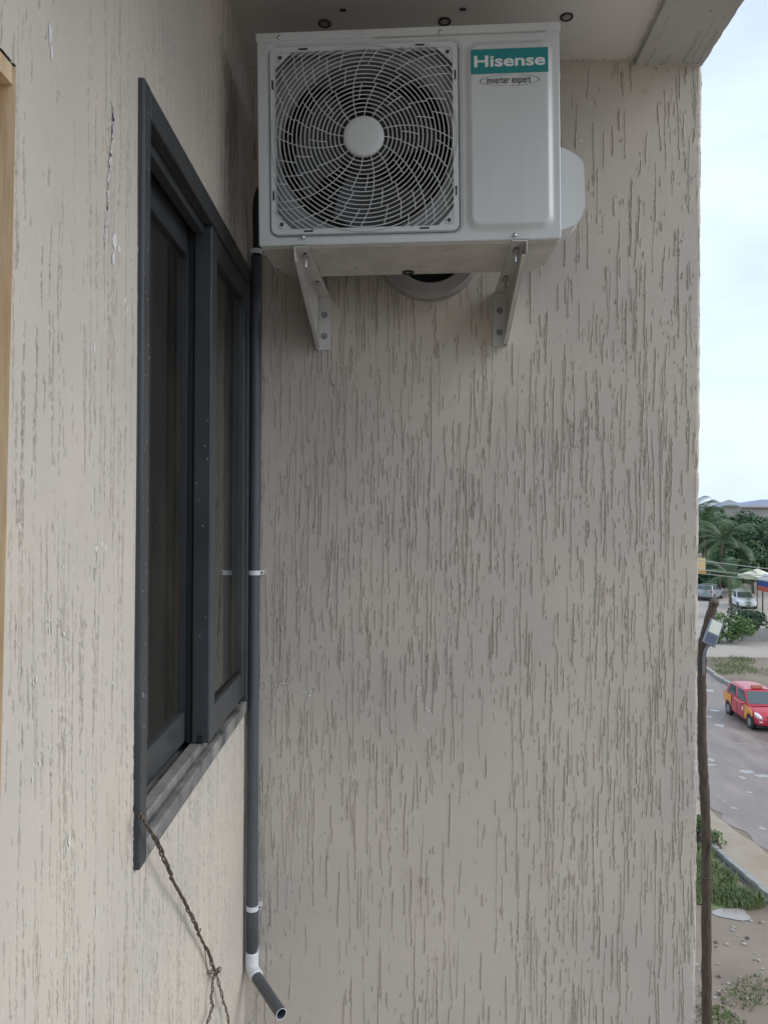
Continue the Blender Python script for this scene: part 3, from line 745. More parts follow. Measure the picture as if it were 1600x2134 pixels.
for zc in (CAM_Z + (1063 - 1195) / 1603 * 2.44, CAM_Z + (1063 - 1893) / 1603 * 2.44, CAM_Z + (1063 - 527) / 1603 * 2.44):
    bm = bmesh.new(); h = 0.0072; seq = []
    for k in range(13):
        t = R(-150 + 180 * k / 12 - 30); seq.append((math.cos(t), math.sin(t)))
    for r in (PR + 0.0005, PR + 0.0030):
        pass
    va = []
    for c, s_ in [(math.cos(R(a)), math.sin(R(a))) for a in range(-190, 11, 10)]:
        va.append([bm.verts.new(local((px_ + c * r, py_ + s_ * r, zc + z), dp)) for r, z in ((PR + 0.0006, -h), (PR + 0.0032, -h), (PR + 0.0032, h), (PR + 0.0006, h))])
    for i in range(len(va) - 1):
        for k in range(4): bm.faces.new((va[i][k], va[i][(k + 1) % 4], va[i + 1][(k + 1) % 4], va[i + 1][k]))
    bm.faces.new(va[0]); bm.faces.new(va[-1][::-1])
    box(bm, tuple(local((px_ + PR - 0.001, py_ + 0.000, zc - h), dp)), tuple(local((px_ + PR + 0.010, py_ + 0.022, zc + h), dp)))
    cl = bmobj('pipe_clip', bm, 'pvc_white', dp)
    bm = bmesh.new(); q = local((px_ + PR + 0.006, py_ - 0.001, zc), dp); bmesh.ops.create_uvsphere(bm, u_segments=10, v_segments=6, radius=0.0035, matrix=Matrix.Translation(q))
    bmobj('clip_nail', bm, 'dark_bolt', cl, smooth=True)
# hose from the unit's outlets to the pipe, tucked behind the unit
tubeobj('hose', [local(p, dp) for p in smoothpath([(px_, py_, zt - 0.02), (px_ + 0.002, py_ - 0.004, zt + 0.06), (-0.40, 2.40, zt + 0.17), (-0.36, 2.37, zt + 0.20), (-0.25, 2.34, zt + 0.16), (-0.05, 2.36, zt + 0.02)], 8)], 0.0125, 'black_plastic', dp, 12)

# ------------------------------------------------------------------ twisted binding wire hanging from the sill
bw = empty('binding_wire', (XL + 0.02, 1.40, CAM_Z - 0.55)); tag(bw, 'rusty twisted binding wire hanging from the window sill and knotted', 'wire')
def wpos(x, y, off): 
    X = XL + off; Z = X * 1603 / (x - 800); return Vector((X, Z, CAM_Z + (1063 - y) / 1603 * Z))
main = [wpos(296, 1700, 0.020), wpos(303, 1712, 0.026), wpos(312, 1725, 0.028), wpos(328, 1754, 0.028), wpos(345, 1790, 0.026), wpos(365, 1838, 0.022), wpos(385, 1876, 0.018), wpos(400, 1905, 0.016), wpos(414, 1935, 0.015), wpos(426, 1962, 0.014), wpos(440, 1990, 0.014), wpos(451, 2022, 0.014), wpos(456, 2032, 0.014)]
mp_ = smoothpath(main, 14)
def strand(path, amp, freq, ph, rad, name='strand', wobble=0.0):
    pts = []; n = len(path); rr = random.Random(int(ph * 100) + 7)
    w1, w2 = rr.uniform(0, 6), rr.uniform(0, 6)
    for i, p in enumerate(path):
        t = (path[min(i + 1, n - 1)] - path[max(i - 1, 0)]).normalized(); a = t.orthogonal().normalized(); b = t.cross(a)
        th = ph + freq * i; am = amp * (1 + 0.6 * math.sin(i * 0.13 + w1)) + wobble * max(0, math.sin(i * 0.05 + w2)) ** 3
        pts.append(local(p + a * math.cos(th) * am + b * math.sin(th) * am, bw))
    return tubeobj(name, pts, rad, 'iron_wire', bw, 6)
for k in range(3): strand(mp_, 0.0024, 0.30, k * 2.1, 0.0018)
lo1 = smoothpath([wpos(455, 2028, 0.014), wpos(449, 2052, 0.014), wpos(448, 2072, 0.014), wpos(447, 2090, 0.015), wpos(450, 2103, 0.016), wpos(443, 2122, 0.018), wpos(434, 2150, 0.02)], 10)
lo2 = smoothpath([wpos(456, 2030, 0.014), wpos(463, 2058, 0.015), wpos(470, 2085, 0.015), wpos(477, 2105, 0.016), wpos(481, 2125, 0.017), wpos(484, 2155, 0.018)], 10)
for path in (lo1, lo2):
    for k in range(2): strand(path, 0.0024, 0.40, k * 3.14 + 0.4, 0.0016)
sidew = smoothpath([wpos(421, 1950, 0.016), wpos(430, 1975, 0.012), wpos(436, 2005, 0.010), wpos(439, 2028, 0.012), wpos(447, 2032, 0.014), wpos(457, 2031, 0.016)], 10)
strand(sidew, 0.0008, 0.3, 0.2, 0.0011)
for c, r_, ax in (((459, 2027), 0.0105, 0.3), ((457, 2031), 0.009, 1.2), ((442, 2030), 0.0055, 0.1), ((420, 1945), 0.007, 0.8), ((414, 1936), 0.005, 2.0), ((461, 2024), 0.007, 2.2), ((452, 2034), 0.008, 1.7)):
    p = wpos(c[0], c[1], 0.016); a = Vector((math.cos(ax) * 0.4, math.sin(ax), 0.1)).normalized(); b = Vector((0.25, -0.2, 1)).normalized()
    tubeobj('strand', [local(p + a * math.cos(t) * r_ + b * math.sin(t) * r_, bw) for t in [k * 2 * math.pi / 18 for k in range(18)]], 0.0012, 'iron_wire', bw, 6, closed=True)

# ------------------------------------------------------------------ downlights in the soffit
def soff(x, y): Z = 1.416 * 1603 / (1063 - y); return Vector(((x - 800) / 1603 * Z, Z, ZS))
names = ('small black recessed spotlight above the fan grille, leftmost of the row', 'small black recessed spotlight above the middle of the air conditioner', 'small black recessed spotlight past the badge corner, nearest the beam')
for (x, y), lb in zip(((670, 48), (920, 42), (1174, 31)), names):
    p = soff(x, y); t = empty('downlight', p); tag(t, lb, 'spotlight', 'spotlights in the soffit')
    bm = bmesh.new(); n = 28; pr_ = [(0.0190, 0.0), (0.0185, -0.004), (0.0160, -0.005), (0.0125, -0.003), (0.0120, 0.010)]
    g = [[bm.verts.new((r * math.cos(2 * math.pi * k / n), r * math.sin(2 * math.pi * k / n), z)) for k in range(n)] for r, z in pr_]
    for i in range(4):
        for k in range(n): bm.faces.new((g[i][k], g[i][(k + 1) % n], g[i + 1][(k + 1) % n], g[i + 1][k]))
    bmobj('bezel', bm, 'bezel', t, smooth=True)
    bm = bmesh.new(); cyl(bm, (0, 0), 0.0118, 2, -0.0025, -0.0010, 20); bmobj('lens', bm, 'lens', t)
for (x, y), lb in zip(((708, 19), (958, 16)), ('tiny dark clip on the soffit above the fan grille', 'tiny dark clip on the soffit above the badge')):
    p = soff(x, y); o = boxes('soffit_clip', [((-0.009, -0.005, -0.004), (0.009, 0.005, -0.0005))], 'bezel', None, bevel=0.0015); o.location = p
    tag(o, lb, 'clip', 'clips on the soffit')

# ================================================================== the street below
mat('dirt', (0.16, 0.118, 0.088), 0.8, c2=(0.265, 0.208, 0.16), vscale=0.45, bump=0.6, bscale=5, rvar=0.12)
mat('asphalt', (0.155, 0.122, 0.108), 0.5, c2=(0.31, 0.255, 0.225), vscale=0.9, stretch=(1.0, 0.35, 1), bump=0.25, bscale=9, rvar=0.2)
mat('sand', (0.29, 0.225, 0.16), 0.75, c2=(0.37, 0.31, 0.245), vscale=0.8, bump=0.5, bscale=4)
mat('gravel_grey', (0.20, 0.19, 0.185), 0.7, c2=(0.31, 0.29, 0.28), vscale=3.0, bump=0.8, bscale=14)
mat('yard', (0.33, 0.28, 0.235), 0.7, c2=(0.43, 0.39, 0.345), vscale=0.3, bump=0.3, bscale=3)
mat('concrete', (0.30, 0.29, 0.27), 0.75, var=0.18, vscale=3, bump=0.3, bscale=20)
mat('ditch', (0.06, 0.055, 0.045), 0.6, var=0.2)
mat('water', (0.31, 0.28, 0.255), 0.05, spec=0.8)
mat('grass', (0.12, 0.17, 0.065), 0.6, c2=(0.24, 0.27, 0.12), vscale=1.2)
mat('turf', (0.10, 0.14, 0.05), 0.8, c2=(0.17, 0.20, 0.085), vscale=2.0, bump=0.6, bscale=20)
mat('leaf_a', (0.035, 0.085, 0.028), 0.5, c2=(0.085, 0.155, 0.05), vscale=0.7)
mat('leaf_b', (0.028, 0.068, 0.03), 0.5, c2=(0.065, 0.12, 0.045), vscale=0.5)
mat('leaf_c', (0.06, 0.13, 0.03), 0.5, c2=(0.16, 0.24, 0.08), vscale=1.5)
mat('palm_leaf', (0.04, 0.09, 0.032), 0.45, c2=(0.10, 0.15, 0.055), vscale=0.6)
mat('bark', (0.13, 0.10, 0.075), 0.85, var=0.3, vscale=5, stretch=(4, 4, 0.6), bump=0.5, bscale=12)
mat('pole_wood', (0.05, 0.035, 0.025), 0.8, c2=(0.115, 0.083, 0.06), vscale=6, stretch=(6, 6, 0.8), bump=0.7, bscale=22)
mat('stone', (0.36, 0.33, 0.29), 0.8, var=0.25, vscale=6)
mat('dark_stone', (0.11, 0.095, 0.08), 0.85, var=0.2, vscale=6)
mat('car_red', (0.50, 0.018, 0.045), 0.3, coat=0.6)
mat('car_yellow', (0.75, 0.30, 0.02), 0.35, coat=0.5)
mat('car_silver', (0.33, 0.34, 0.37), 0.32, metal=0.35, coat=0.4)
mat('car_white', (0.75, 0.77, 0.78), 0.35, coat=0.4)
mat('car_blue', (0.03, 0.06, 0.22), 0.35, coat=0.4)
mat('car_glass', (0.06, 0.08, 0.09), 0.05, spec=1.0)
mat('tyre', (0.015, 0.015, 0.016), 0.8)
mat('rim', (0.30, 0.31, 0.32), 0.35, metal=0.6)
mat('lamp_clear', (0.75, 0.77, 0.78), 0.12, spec=0.9)
mat('lamp_red', (0.35, 0.01, 0.012), 0.2)
mat('trim_black', (0.02, 0.02, 0.021), 0.5)
mat('taxi_sign', (0.42, 0.16, 0.09), 0.4)
mat('lamp_grey', (0.20, 0.22, 0.25), 0.45, metal=0.3)
mat('solar', (0.055, 0.065, 0.10), 0.2, spec=0.8)
mat('led_lens', (0.60, 0.61, 0.52), 0.35)
mat('cable', (0.36, 0.37, 0.34), 0.6)
mat('cream', (0.68, 0.50, 0.27), 0.6, var=0.06)
mat('cream_cloth', (0.66, 0.62, 0.48), 0.8, var=0.08, vscale=2)
mat('orange_trim', (0.55, 0.24, 0.05), 0.6)
mat('awning_white', (0.70, 0.73, 0.78), 0.7)
mat('awning_blue', (0.03, 0.06, 0.25), 0.7)
mat('awning_red', (0.42, 0.09, 0.05), 0.7)
mat('house_wall', (0.42, 0.38, 0.34), 0.8, var=0.15, vscale=0.4)
mat('house_wall_pale', (0.55, 0.52, 0.48), 0.8, var=0.1, vscale=0.5)
mat('roof_blue', (0.20, 0.22, 0.31), 0.5, var=0.1, vscale=1)
mat('roof_grey', (0.24, 0.26, 0.29), 0.5, var=0.1, vscale=1)
mat('win_dark', (0.03, 0.035, 0.04), 0.15)

# ground sheet, road, verges (each sheet a few millimetres above the one below)
def sheet(name, pts, z, m, n=6, jag=0.0, seed=0):
    """a polygon of ground, its outline made uneven"""
    rr = random.Random(seed); out = []
    for i in range(len(pts)):
        a, b = Vector((*pts[i], 0)), Vector((*pts[(i + 1) % len(pts)], 0)); d = b - a; nr = Vector((-d.y, d.x, 0)).normalized()
        for k in range(n):
            p = a + d * k / n
            out.append(p + nr * (rr.uniform(-1, 1) * jag if k else 0))
    bm = bmesh.new(); f = bm.faces.new([bm.verts.new((p.x, p.y, z)) for p in out])
    bmesh.ops.triangulate(bm, faces=[f])
    for f in bm.faces:
        f.normal_update()
        if f.normal.z < 0: f.normal_flip()
    me = bpy.data.meshes.new(name); bm.to_mesh(me); bm.free()
    return structure(link(name, me, m))
sheet('ground', [(-900, -300), (900, -300), (900, 1500), (-900, 1500)], 0.0, 'dirt', 1)
sheet('yard', [(12, 50), (120, 47), (140, 110), (12, 110)], 0.004, 'yard', 10, 0.8, 2)
sheet('shoulder', [(9.75, -60), (11.2, -60), (11.1, 15), (10.7, 21.5), (10.45, 24.5), (10.2, 32), (9.9, 60), (8.6, 60), (9.25, 22), (9.55, 18)], 0.006, 'sand', 6, 0.12, 3)
sheet('road', [(11.1, -60), (18.6, -60), (18.8, 30), (19.02, 42), (19.5, 47), (20.4, 58), (10.4, 58), (10.3, 32), (10.55, 24.5), (10.85, 21.5), (11.0, 15)], 0.012, 'asphalt', 9, 0.16, 4)
# far kerb
def kerb(name, pts, wd, h, m, seg):
    """a row of kerb stones along pts, each stone a piece of its own"""
    root = None; k = 0
    path = smoothpath([(p[0], p[1], 0) for p in pts], seg)
    root = empty(name, path[0]); root['kind'] = 'structure'
    me = bpy.data.meshes.new('kerb_stone'); bm = bmesh.new(); box(bm, (-0.5, -wd / 2, 0), (0.5, wd / 2, h)); bm.to_mesh(me); bm.free(); me.materials.append(M[m])
    rr = random.Random(9)
    for a, b in zip(path[:-1], path[1:]):
        d = b - a; o = bpy.data.objects.new('kerb_stone', me); col.objects.link(o); o.parent = root
        o.location = (a + b) / 2 - root.location + Vector((rr.uniform(-.02, .02), 0, rr.uniform(-.02, 0.01))); o.rotation_euler = (0, rr.uniform(-.01, .01), math.atan2(d.y, d.x)); o.scale = (d.length - 0.015, 1, 1)
    return root
kerb('kerb', [(18.65, 26), (18.8, 31), (19.02, 42), (19.5, 46.6), (20.3, 54)], 0.24, 0.17, 'concrete', 7)
kerb('kerb', [(9.75, 15.6), (9.62, 18), (9.50, 19.6), (9.36, 21.4), (9.25, 25), (9.2, 30)], 0.16, 0.14, 'concrete', 5)
sheet('ditch', [(9.66, 16.2), (9.56, 18), (9.42, 19.6), (9.28, 21.4), (9.16, 25), (8.98, 25), (9.10, 21.4), (9.24, 19.6), (9.38, 18), (9.52, 16.2)], 0.010, 'ditch', 3, 0.03, 6)

# puddles
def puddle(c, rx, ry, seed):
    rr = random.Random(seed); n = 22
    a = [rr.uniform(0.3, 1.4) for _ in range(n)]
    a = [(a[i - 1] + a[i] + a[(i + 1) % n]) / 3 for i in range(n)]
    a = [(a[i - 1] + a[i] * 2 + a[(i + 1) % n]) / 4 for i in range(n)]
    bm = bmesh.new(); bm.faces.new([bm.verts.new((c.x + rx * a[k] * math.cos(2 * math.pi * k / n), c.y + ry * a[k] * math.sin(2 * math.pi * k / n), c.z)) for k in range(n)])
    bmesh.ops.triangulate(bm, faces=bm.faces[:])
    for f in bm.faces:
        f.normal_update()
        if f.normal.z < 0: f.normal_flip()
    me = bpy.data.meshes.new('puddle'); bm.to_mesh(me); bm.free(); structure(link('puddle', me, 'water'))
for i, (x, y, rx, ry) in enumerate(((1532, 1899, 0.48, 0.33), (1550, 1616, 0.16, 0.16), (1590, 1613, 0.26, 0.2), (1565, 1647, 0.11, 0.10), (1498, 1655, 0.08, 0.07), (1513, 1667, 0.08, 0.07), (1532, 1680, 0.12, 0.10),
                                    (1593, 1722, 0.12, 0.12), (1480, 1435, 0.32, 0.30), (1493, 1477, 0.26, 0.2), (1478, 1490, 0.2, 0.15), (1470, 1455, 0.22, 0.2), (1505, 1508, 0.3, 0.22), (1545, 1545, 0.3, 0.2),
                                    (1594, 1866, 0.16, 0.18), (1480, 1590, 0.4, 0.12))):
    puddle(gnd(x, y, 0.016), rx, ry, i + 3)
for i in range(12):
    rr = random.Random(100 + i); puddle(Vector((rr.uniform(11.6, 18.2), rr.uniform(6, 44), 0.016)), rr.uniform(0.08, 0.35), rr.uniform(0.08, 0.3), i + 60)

# grass and weeds
def blades(name, spots, label, cat, m, seed=0):
    rr = random.Random(seed); V = []; Fc = []
    for cx, cy, r, n, h in spots:
        for _ in range(n):
            a = rr.uniform(0, 6.283); d = r * math.sqrt(rr.random()); x, y = cx + d * math.cos(a), cy + d * math.sin(a)
            t = rr.uniform(0, 6.283); hh = h * rr.uniform(0.4, 1.2); wv = 0.008 + 0.012 * rr.random(); ln = rr.uniform(0.1, 0.6) * hh
            dx, dy = math.cos(t), math.sin(t); k = len(V)
            V += [(x - dy * wv, y + dx * wv, 0.0), (x + dy * wv, y - dx * wv, 0.0), (x + dx * ln * .4 + dy * wv * .7, y + dy * ln * .4 - dx * wv * .7, hh * .65), (x + dx * ln * .4 - dy * wv * .7, y + dy * ln * .4 + dx * wv * .7, hh * .65), (x + dx * ln, y + dy * ln, hh)]
            Fc += [(k, k + 1, k + 2, k + 3), (k + 3, k + 2, k + 4)]
    o = raw(name, V, Fc, m); stuff(o); o['label'] = label; o['category'] = cat
    return o
sheet('turf', [(9.05, 18.45), (8.95, 20), (8.85, 22), (8.7, 27.5), (7.6, 26.9), (7.3, 24.0), (7.0, 21.5), (7.2, 19.4), (7.9, 18.4)], 0.009, 'turf', 7, 0.12, 8)
sp = []
rr = random.Random(4)
for k in range(90):
    y = rr.uniform(18.7, 26); xr = 9.55 - 0.075 * (y - 18) - 0.55; sp.append((xr - abs(rr.gauss(0, 0.8)), y, 0.45, 260, 0.20))
blades('grass', sp, 'green grass growing between the ditch and the wooden pole', 'grass', 'grass', 1)
sp = []
for x, y, r, n in ((1570, 2065, 0.35, 260), (1545, 2080, 0.3, 200), (1595, 2050, 0.3, 180), (1505, 2105, 0.16, 260), (1510, 2125, 0.22, 260), (1535, 2130, 0.22, 150), (1460, 2060, 0.2, 100), (1462, 2110, 0.25, 180)):
    p = gnd(x, y); sp.append((p.x, p.y, r * 1.2, n // 2, 0.07))
blades('weeds', sp, 'low green weeds on the bare dirt at the bottom', 'weeds', 'grass', 2)
sp = []
for k in range(34):
    p = gnd(rr.uniform(1468, 1545), rr.uniform(1368, 1402)); sp.append((p.x + 0.5, p.y, 0.7, 60, 0.16))
for k in range(12):
    sp.append((rr.uniform(20.2, 26), rr.uniform(40, 47), 0.6, 60, 0.14))
blades('verge_grass', sp, 'thin green grass on the dirt verge behind the far kerb', 'grass', 'grass', 3)

# loose stones
def stones(n_each):
    meshes = []
    for k in range(3):
        bm = bmesh.new(); bmesh.ops.create_icosphere(bm, subdivisions=1, radius=1); rk = random.Random(k)
        for v in bm.verts: v.co *= rk.uniform(0.75, 1.15); v.co.z *= 0.6
        me = bpy.data.meshes.new('stone'); bm.to_mesh(me); bm.free(); me.materials.append(M['stone' if k else 'dark_stone']); meshes.append(me)
    return meshes
SM = stones(3); rk = random.Random(12)
spots = [(1457, 2007, .05), (1464, 2018, .035), (1504, 2031, .05), (1524, 2046, .05), (1505, 2067, .06), (1534, 2112, .055), (1578, 1982, .03), (1532, 1934, .05), (1562, 1950, .05), (1595, 1918, .04), (1556, 1963, .07), (1520, 1964, .05), (1497, 1960, .05), (1570, 1915, .05), (1563, 2077, .04), (1587, 1997, .05), (1533, 1929, .06)]
for _ in range(45): spots.append((rk.uniform(1470, 1600), rk.uniform(1905, 2134), rk.uniform(0.015, 0.04)))
for x, y, r in spots:
    o = bpy.data.objects.new('stone', rk.choice(SM)); col.objects.link(o); o.location = gnd(x, y, r * 0.3); o.scale = (r, r * rk.uniform(.7, 1.2), r); o.rotation_euler = (0, 0, rk.uniform(0, 6))
    tag(o, 'small loose stone lying on the dirt beside the wooden pole', 'stone', 'loose stones on the dirt')

# ------------------------------------------------------------------ wooden pole with solar lamp
PZ = 10.7
base_xy = pxz(1478, 2134, PZ)
pole = empty('lamp_pole', (base_xy.x + 0.08, PZ, 0)); tag(pole, 'crooked brown wooden pole standing in the dirt beside the house corner', 'pole')
def lp_(p): return Vector(p) - pole.location
pp = [Vector((base_xy.x + 0.10, PZ, 0)), Vector((base_xy.x + 0.05, PZ, 1.2)), pxz(1479, 2100, PZ), pxz(1477, 1900, PZ), pxz(1476, 1790, PZ), pxz(1474, 1700, PZ), pxz(1470, 1620, PZ), pxz(1465.5, 1560, PZ), pxz(1464, 1450, PZ), pxz(1463.5, 1380, PZ), pxz(1466, 1340, PZ), pxz(1475, 1300, PZ), pxz(1486, 1262, PZ), pxz(1490, 1247, PZ)]
path = smoothpath(pp, 8); rr = random.Random(8)
rads = []
for i, p in enumerate(path):
    t = i / len(path); knot = 0.009 * max(0, math.sin(i * 0.7 + 1)) ** 6
    rads.append((0.066 - 0.006 * t) * (1 + 0.05 * math.sin(i * 0.9)) + knot)
path = [p + Vector((rr.uniform(-.004, .004), rr.uniform(-.004, .004), 0)) for p in path]
tubeobj('shaft', [lp_(p) for p in path], rads, 'pole_wood', pole, 12)
bm = bmesh.new(); tube(bm, [lp_(p) for p in smoothpath([pxz(1478, 1790, PZ - .05), pxz(1481, 1770, PZ - .08), pxz(1485, 1752, PZ - .10)], 4)], [0.018, 0.018, 0.018, 0.017, 0.016, 0.015, 0.014, 0.013, 0.011], 7)
bmobj('branch_stub', bm, 'pole_wood', pole, smooth=True)
for yk in (1367, 1425, 1822):
    bm = bmesh.new(); c = pxz(1464.5 if yk < 1600 else 1476.5, yk, PZ)
    tube(bm, [lp_(c + Vector((0.067 * math.cos(t), 0.067 * math.sin(t), 0.006 * math.sin(t)))) for t in [k * 2 * math.pi / 16 for k in range(16)]], 0.006, 6, closed=True)
    bmobj('tie_wire', bm, 'iron_wire', pole, smooth=True)
# solar lamp
lc = pxz(1487, 1314, PZ - 0.16)
lm = Matrix.Translation(lc) @ Matrix.Rotation(R(-12), 4, 'Z') @ Matrix.Rotation(R(24), 4, 'Y') @ Matrix.Rotation(R(-24), 4, 'X')
lm = lm @ Matrix.Diagonal((0.86, 1, 0.9, 1)); sl = empty('solar_lamp', mw=lm); tag(sl, 'flat grey solar street lamp with pale lens fixed to the wooden pole', 'street lamp')
boxes('housing', [((-0.105, -0.018, -0.21), (0.105, 0.022, 0.20))], 'lamp_grey', sl, bevel=0.008)
boxes('led_lens', [((-0.082, -0.0225, -0.02), (0.085, -0.0175, 0.182))], 'led_lens', sl, bevel=0.002)
boxes('solar_panel', [((-0.082, -0.0225, -0.185), (0.085, -0.0175, -0.035))], 'solar', sl, bevel=0.002)
inv = lm.inverted()
bm = bmesh.new(); tube(bm, [inv @ p for p in smoothpath([pxz(1480, 1340, PZ - .14), pxz(1471, 1352, PZ - .11), pxz(1467.5, 1372, PZ - .10), pxz(1467.5, 1404, PZ - .095)], 6)], 0.019, 10)
bmobj('mounting_arm', bm, 'lamp_grey', sl, smooth=True)

# ------------------------------------------------------------------ overhead cables
for (y0, y1), lb in zip(((1164, 1181), (1183, 1197), (1191, 1206)), ('thin grey overhead cable, topmost of the three', 'thin grey overhead cable, middle one of the three', 'thin grey overhead cable, lowest of the three')):
    Z = 38.0; a = pxz(1457, y0, Z); b = pxz(1600, y1, Z); d = b - a; pts = []
    for k in range(41):
        t = -3.2 + 9.4 * k / 40; p = a + d * t; p.z += 0.012 * (t - 0.5) ** 2 * 2; p.y += 0.35 * t; pts.append(p)
    o = tubeobj('cable', pts, 0.021, 'cable', None, 6); tag(o, lb, 'cable', 'overhead cables across the street')

# ------------------------------------------------------------------ vehicles
def car(name, label, cat, loc, heading, dims, paint, style='hatch', taxi=False, group=None):
    """nose points along local +y; z = 0 is the ground"""
    Lc, Wc, Hc = dims; hw = Wc / 2; root = empty(name, loc, heading); tag(root, label, cat, group)
    r_w = 0.29 if style == 'hatch' else 0.35
    if style == 'hatch':
        st = [(-0.500, 0.42, 0.78, 0.80), (-0.488, 0.34, 0.92, 0.90), (-0.44, 0.26, 1.03, 0.975), (-0.30, 0.20, 1.02, 1.0), (0.0, 0.19, 0.97, 1.0), (0.20, 0.19, 0.93, 1.0), (0.30, 0.20, 0.90, 0.99), (0.40, 0.22, 0.82, 0.96), (0.465, 0.24, 0.70, 0.88), (0.495, 0.28, 0.58, 0.76), (0.500, 0.34, 0.50, 0.70)]
        cab = dict(yb=-0.475, yr=-0.40, yf=0.06, yw=0.265, zb_r=0.99, zb_f=0.92, hwb=0.955, hwt=0.76)
    else:
        st = [(-0.500, 0.50, 0.86, 0.84), (-0.490, 0.42, 1.00, 0.92), (-0.45, 0.32, 1.08, 0.98), (-0.30, 0.27, 1.08, 1.0), (0.0, 0.26, 1.05, 1.0), (0.18, 0.26, 1.03, 1.0), (0.28, 0.27, 1.02, 0.99), (0.40, 0.29, 0.97, 0.96), (0.47, 0.32, 0.84, 0.88), (0.496, 0.38, 0.70, 0.78), (0.500, 0.44, 0.62, 0.72)]
        cab = dict(yb=-0.470, yr=-0.385, yf=0.03, yw=0.215, zb_r=1.07, zb_f=1.03, hwb=0.95, hwt=0.77)
    bm = bmesh.new(); rings = []
    for yf, zb, zt_, wf in st:
        y = yf * Lc; h = hw * wf; zm = zb + (zt_ - zb) * 0.55
        prof_ = [(-h * .90, zb), (-h * .985, zb + .06), (-h, zm), (-h * .965, zt_ - .07), (-h * .86, zt_), (-h * .4, zt_ + .025), (h * .4, zt_ + .025), (h * .86, zt_), (h * .965, zt_ - .07), (h, zm), (h * .985, zb + .06), (h * .90, zb)]
        rings.append([bm.verts.new((x, y, z)) for x, z in prof_])
    for a, b in zip(rings[:-1], rings[1:]):
        for k in range(12): bm.faces.new((a[k], a[(k + 1) % 12], b[(k + 1) % 12], b[k]))
    bm.faces.new(rings[0]); bm.faces.new(rings[-1][::-1])
    body = bmobj('body', bm, paint, root, smooth=True, sub=2)
    # greenhouse
    c = cab; zt2 = Hc
    A = [(-hw * c['hwb'], c['yb'] * Lc, c['zb_r'] - .05), (hw * c['hwb'], c['yb'] * Lc, c['zb_r'] - .05), (hw * c['hwb'], c['yw'] * Lc, c['zb_f'] - .05), (-hw * c['hwb'], c['yw'] * Lc, c['zb_f'] - .05)]
    B = [(-hw * c['hwt'], c['yr'] * Lc, zt2 - .03), (hw * c['hwt'], c['yr'] * Lc, zt2 - .03), (hw * c['hwt'], c['yf'] * Lc, zt2 - .02), (-hw * c['hwt'], c['yf'] * Lc, zt2 - .02)]
    bm = bmesh.new()
    va = [bm.verts.new(p) for p in A]; vb = [bm.verts.new(p) for p in B]
    for i in range(4): bm.faces.new((va[i], va[(i + 1) % 4], vb[(i + 1) % 4], vb[i]))
    bm.faces.new(vb); bm.faces.new(va[::-1])
    cabin = bmobj('cabin', bm, paint, root, bevel=0.06, seg=3, smooth=True)
    # roof skin, slightly crowned
    bm = bmesh.new(); g = []
    for i in range(5):
        row = []
        for j in range(5):
            x = (j / 4 - .5) * 2 * hw * c['hwt'] * 0.9; y = (c['yr'] + (c['yf'] - c['yr']) * i / 4) * Lc * 0.96
            row.append(bm.verts.new((x, y, zt2 - 0.024 + 0.03 * (1 - (2 * j / 4 - 1) ** 2) + 0.015 * (1 - (2 * i / 4 - 1) ** 2))))
        g.append(row)
    for i in range(4):
        for j in range(4): bm.faces.new((g[i][j], g[i][j + 1], g[i + 1][j + 1], g[i + 1][j]))
    bmobj('roof', bm, paint, root, smooth=True)
    def pane(nm, q, off, inset=0.06, m='car_glass', par=None):
        q = [Vector(p) for p in q]; ctr = sum(q, Vector()) / 4; nrm = (q[1] - q[0]).cross(q[3] - q[0]).normalized()
        if nrm.dot(ctr - Vector((0, ctr.y * 0.5, 0.8))) < 0: nrm = -nrm
        pts = [p + (ctr - p).normalized() * inset + nrm * off for p in q]; back = [p - nrm * (off + 0.01) for p in pts]
        bm = bmesh.new(); a = [bm.verts.new(p) for p in pts]; b = [bm.verts.new(p) for p in back]
        bm.faces.new(a); bm.faces.new(b[::-1])
        for i in range(4): bm.faces.new((a[i], b[i], b[(i + 1) % 4], a[(i + 1) % 4]))
        return bmobj(nm, bm, m, par or root)
    def lerp(a, b, t): return Vector(a).lerp(Vector(b), t)
    up = lambda i, t: lerp(A[i], B[i], t)
    lo_t = 0.16; hi_t = 0.93
    pane('windscreen', [up(3, lo_t), up(2, lo_t), up(2, hi_t), up(3, hi_t)], 0.012, 0.07)
    pane('rear_window', [up(0, lo_t + .1), up(1, lo_t + .1), up(1, hi_t), up(0, hi_t)], 0.012, 0.09)
    for i0, i1 in ((3, 0), (2, 1)):
        f0, f1 = up(i0, lo_t), up(i1, lo_t); t0, t1 = up(i0, hi_t), up(i1, hi_t)
        for a, b in ((0.03, 0.47), (0.51, 0.90)):
            pane('side_window', [f0.lerp(f1, a), f0.lerp(f1, b), t0.lerp(t1, b), t0.lerp(t1, a)], 0.010, 0.035)
    # wheels in dark arches
    wb = 0.325 * Lc
    for sx in (-1, 1):
        for y in (-wb, wb * 1.02):
            bm = bmesh.new(); cyl(bm, (y, r_w + .02), r_w + 0.055, 0, sx * (hw - 0.14), sx * (hw + 0.002), 24); bmobj('wheel_arch', bm, 'trim_black', root)
            bm = bmesh.new(); cyl(bm, (y, r_w), r_w, 0, sx * (hw - 0.19), sx * (hw + 0.012), 26); wh = bmobj('wheel', bm, 'tyre', root, bevel=0.025)
            bm = bmesh.new(); cyl(bm, (y, r_w), r_w * 0.64, 0, sx * (hw - 0.02), sx * (hw + 0.018), 20); rim = bmobj('rim', bm, 'rim', wh, bevel=0.01)
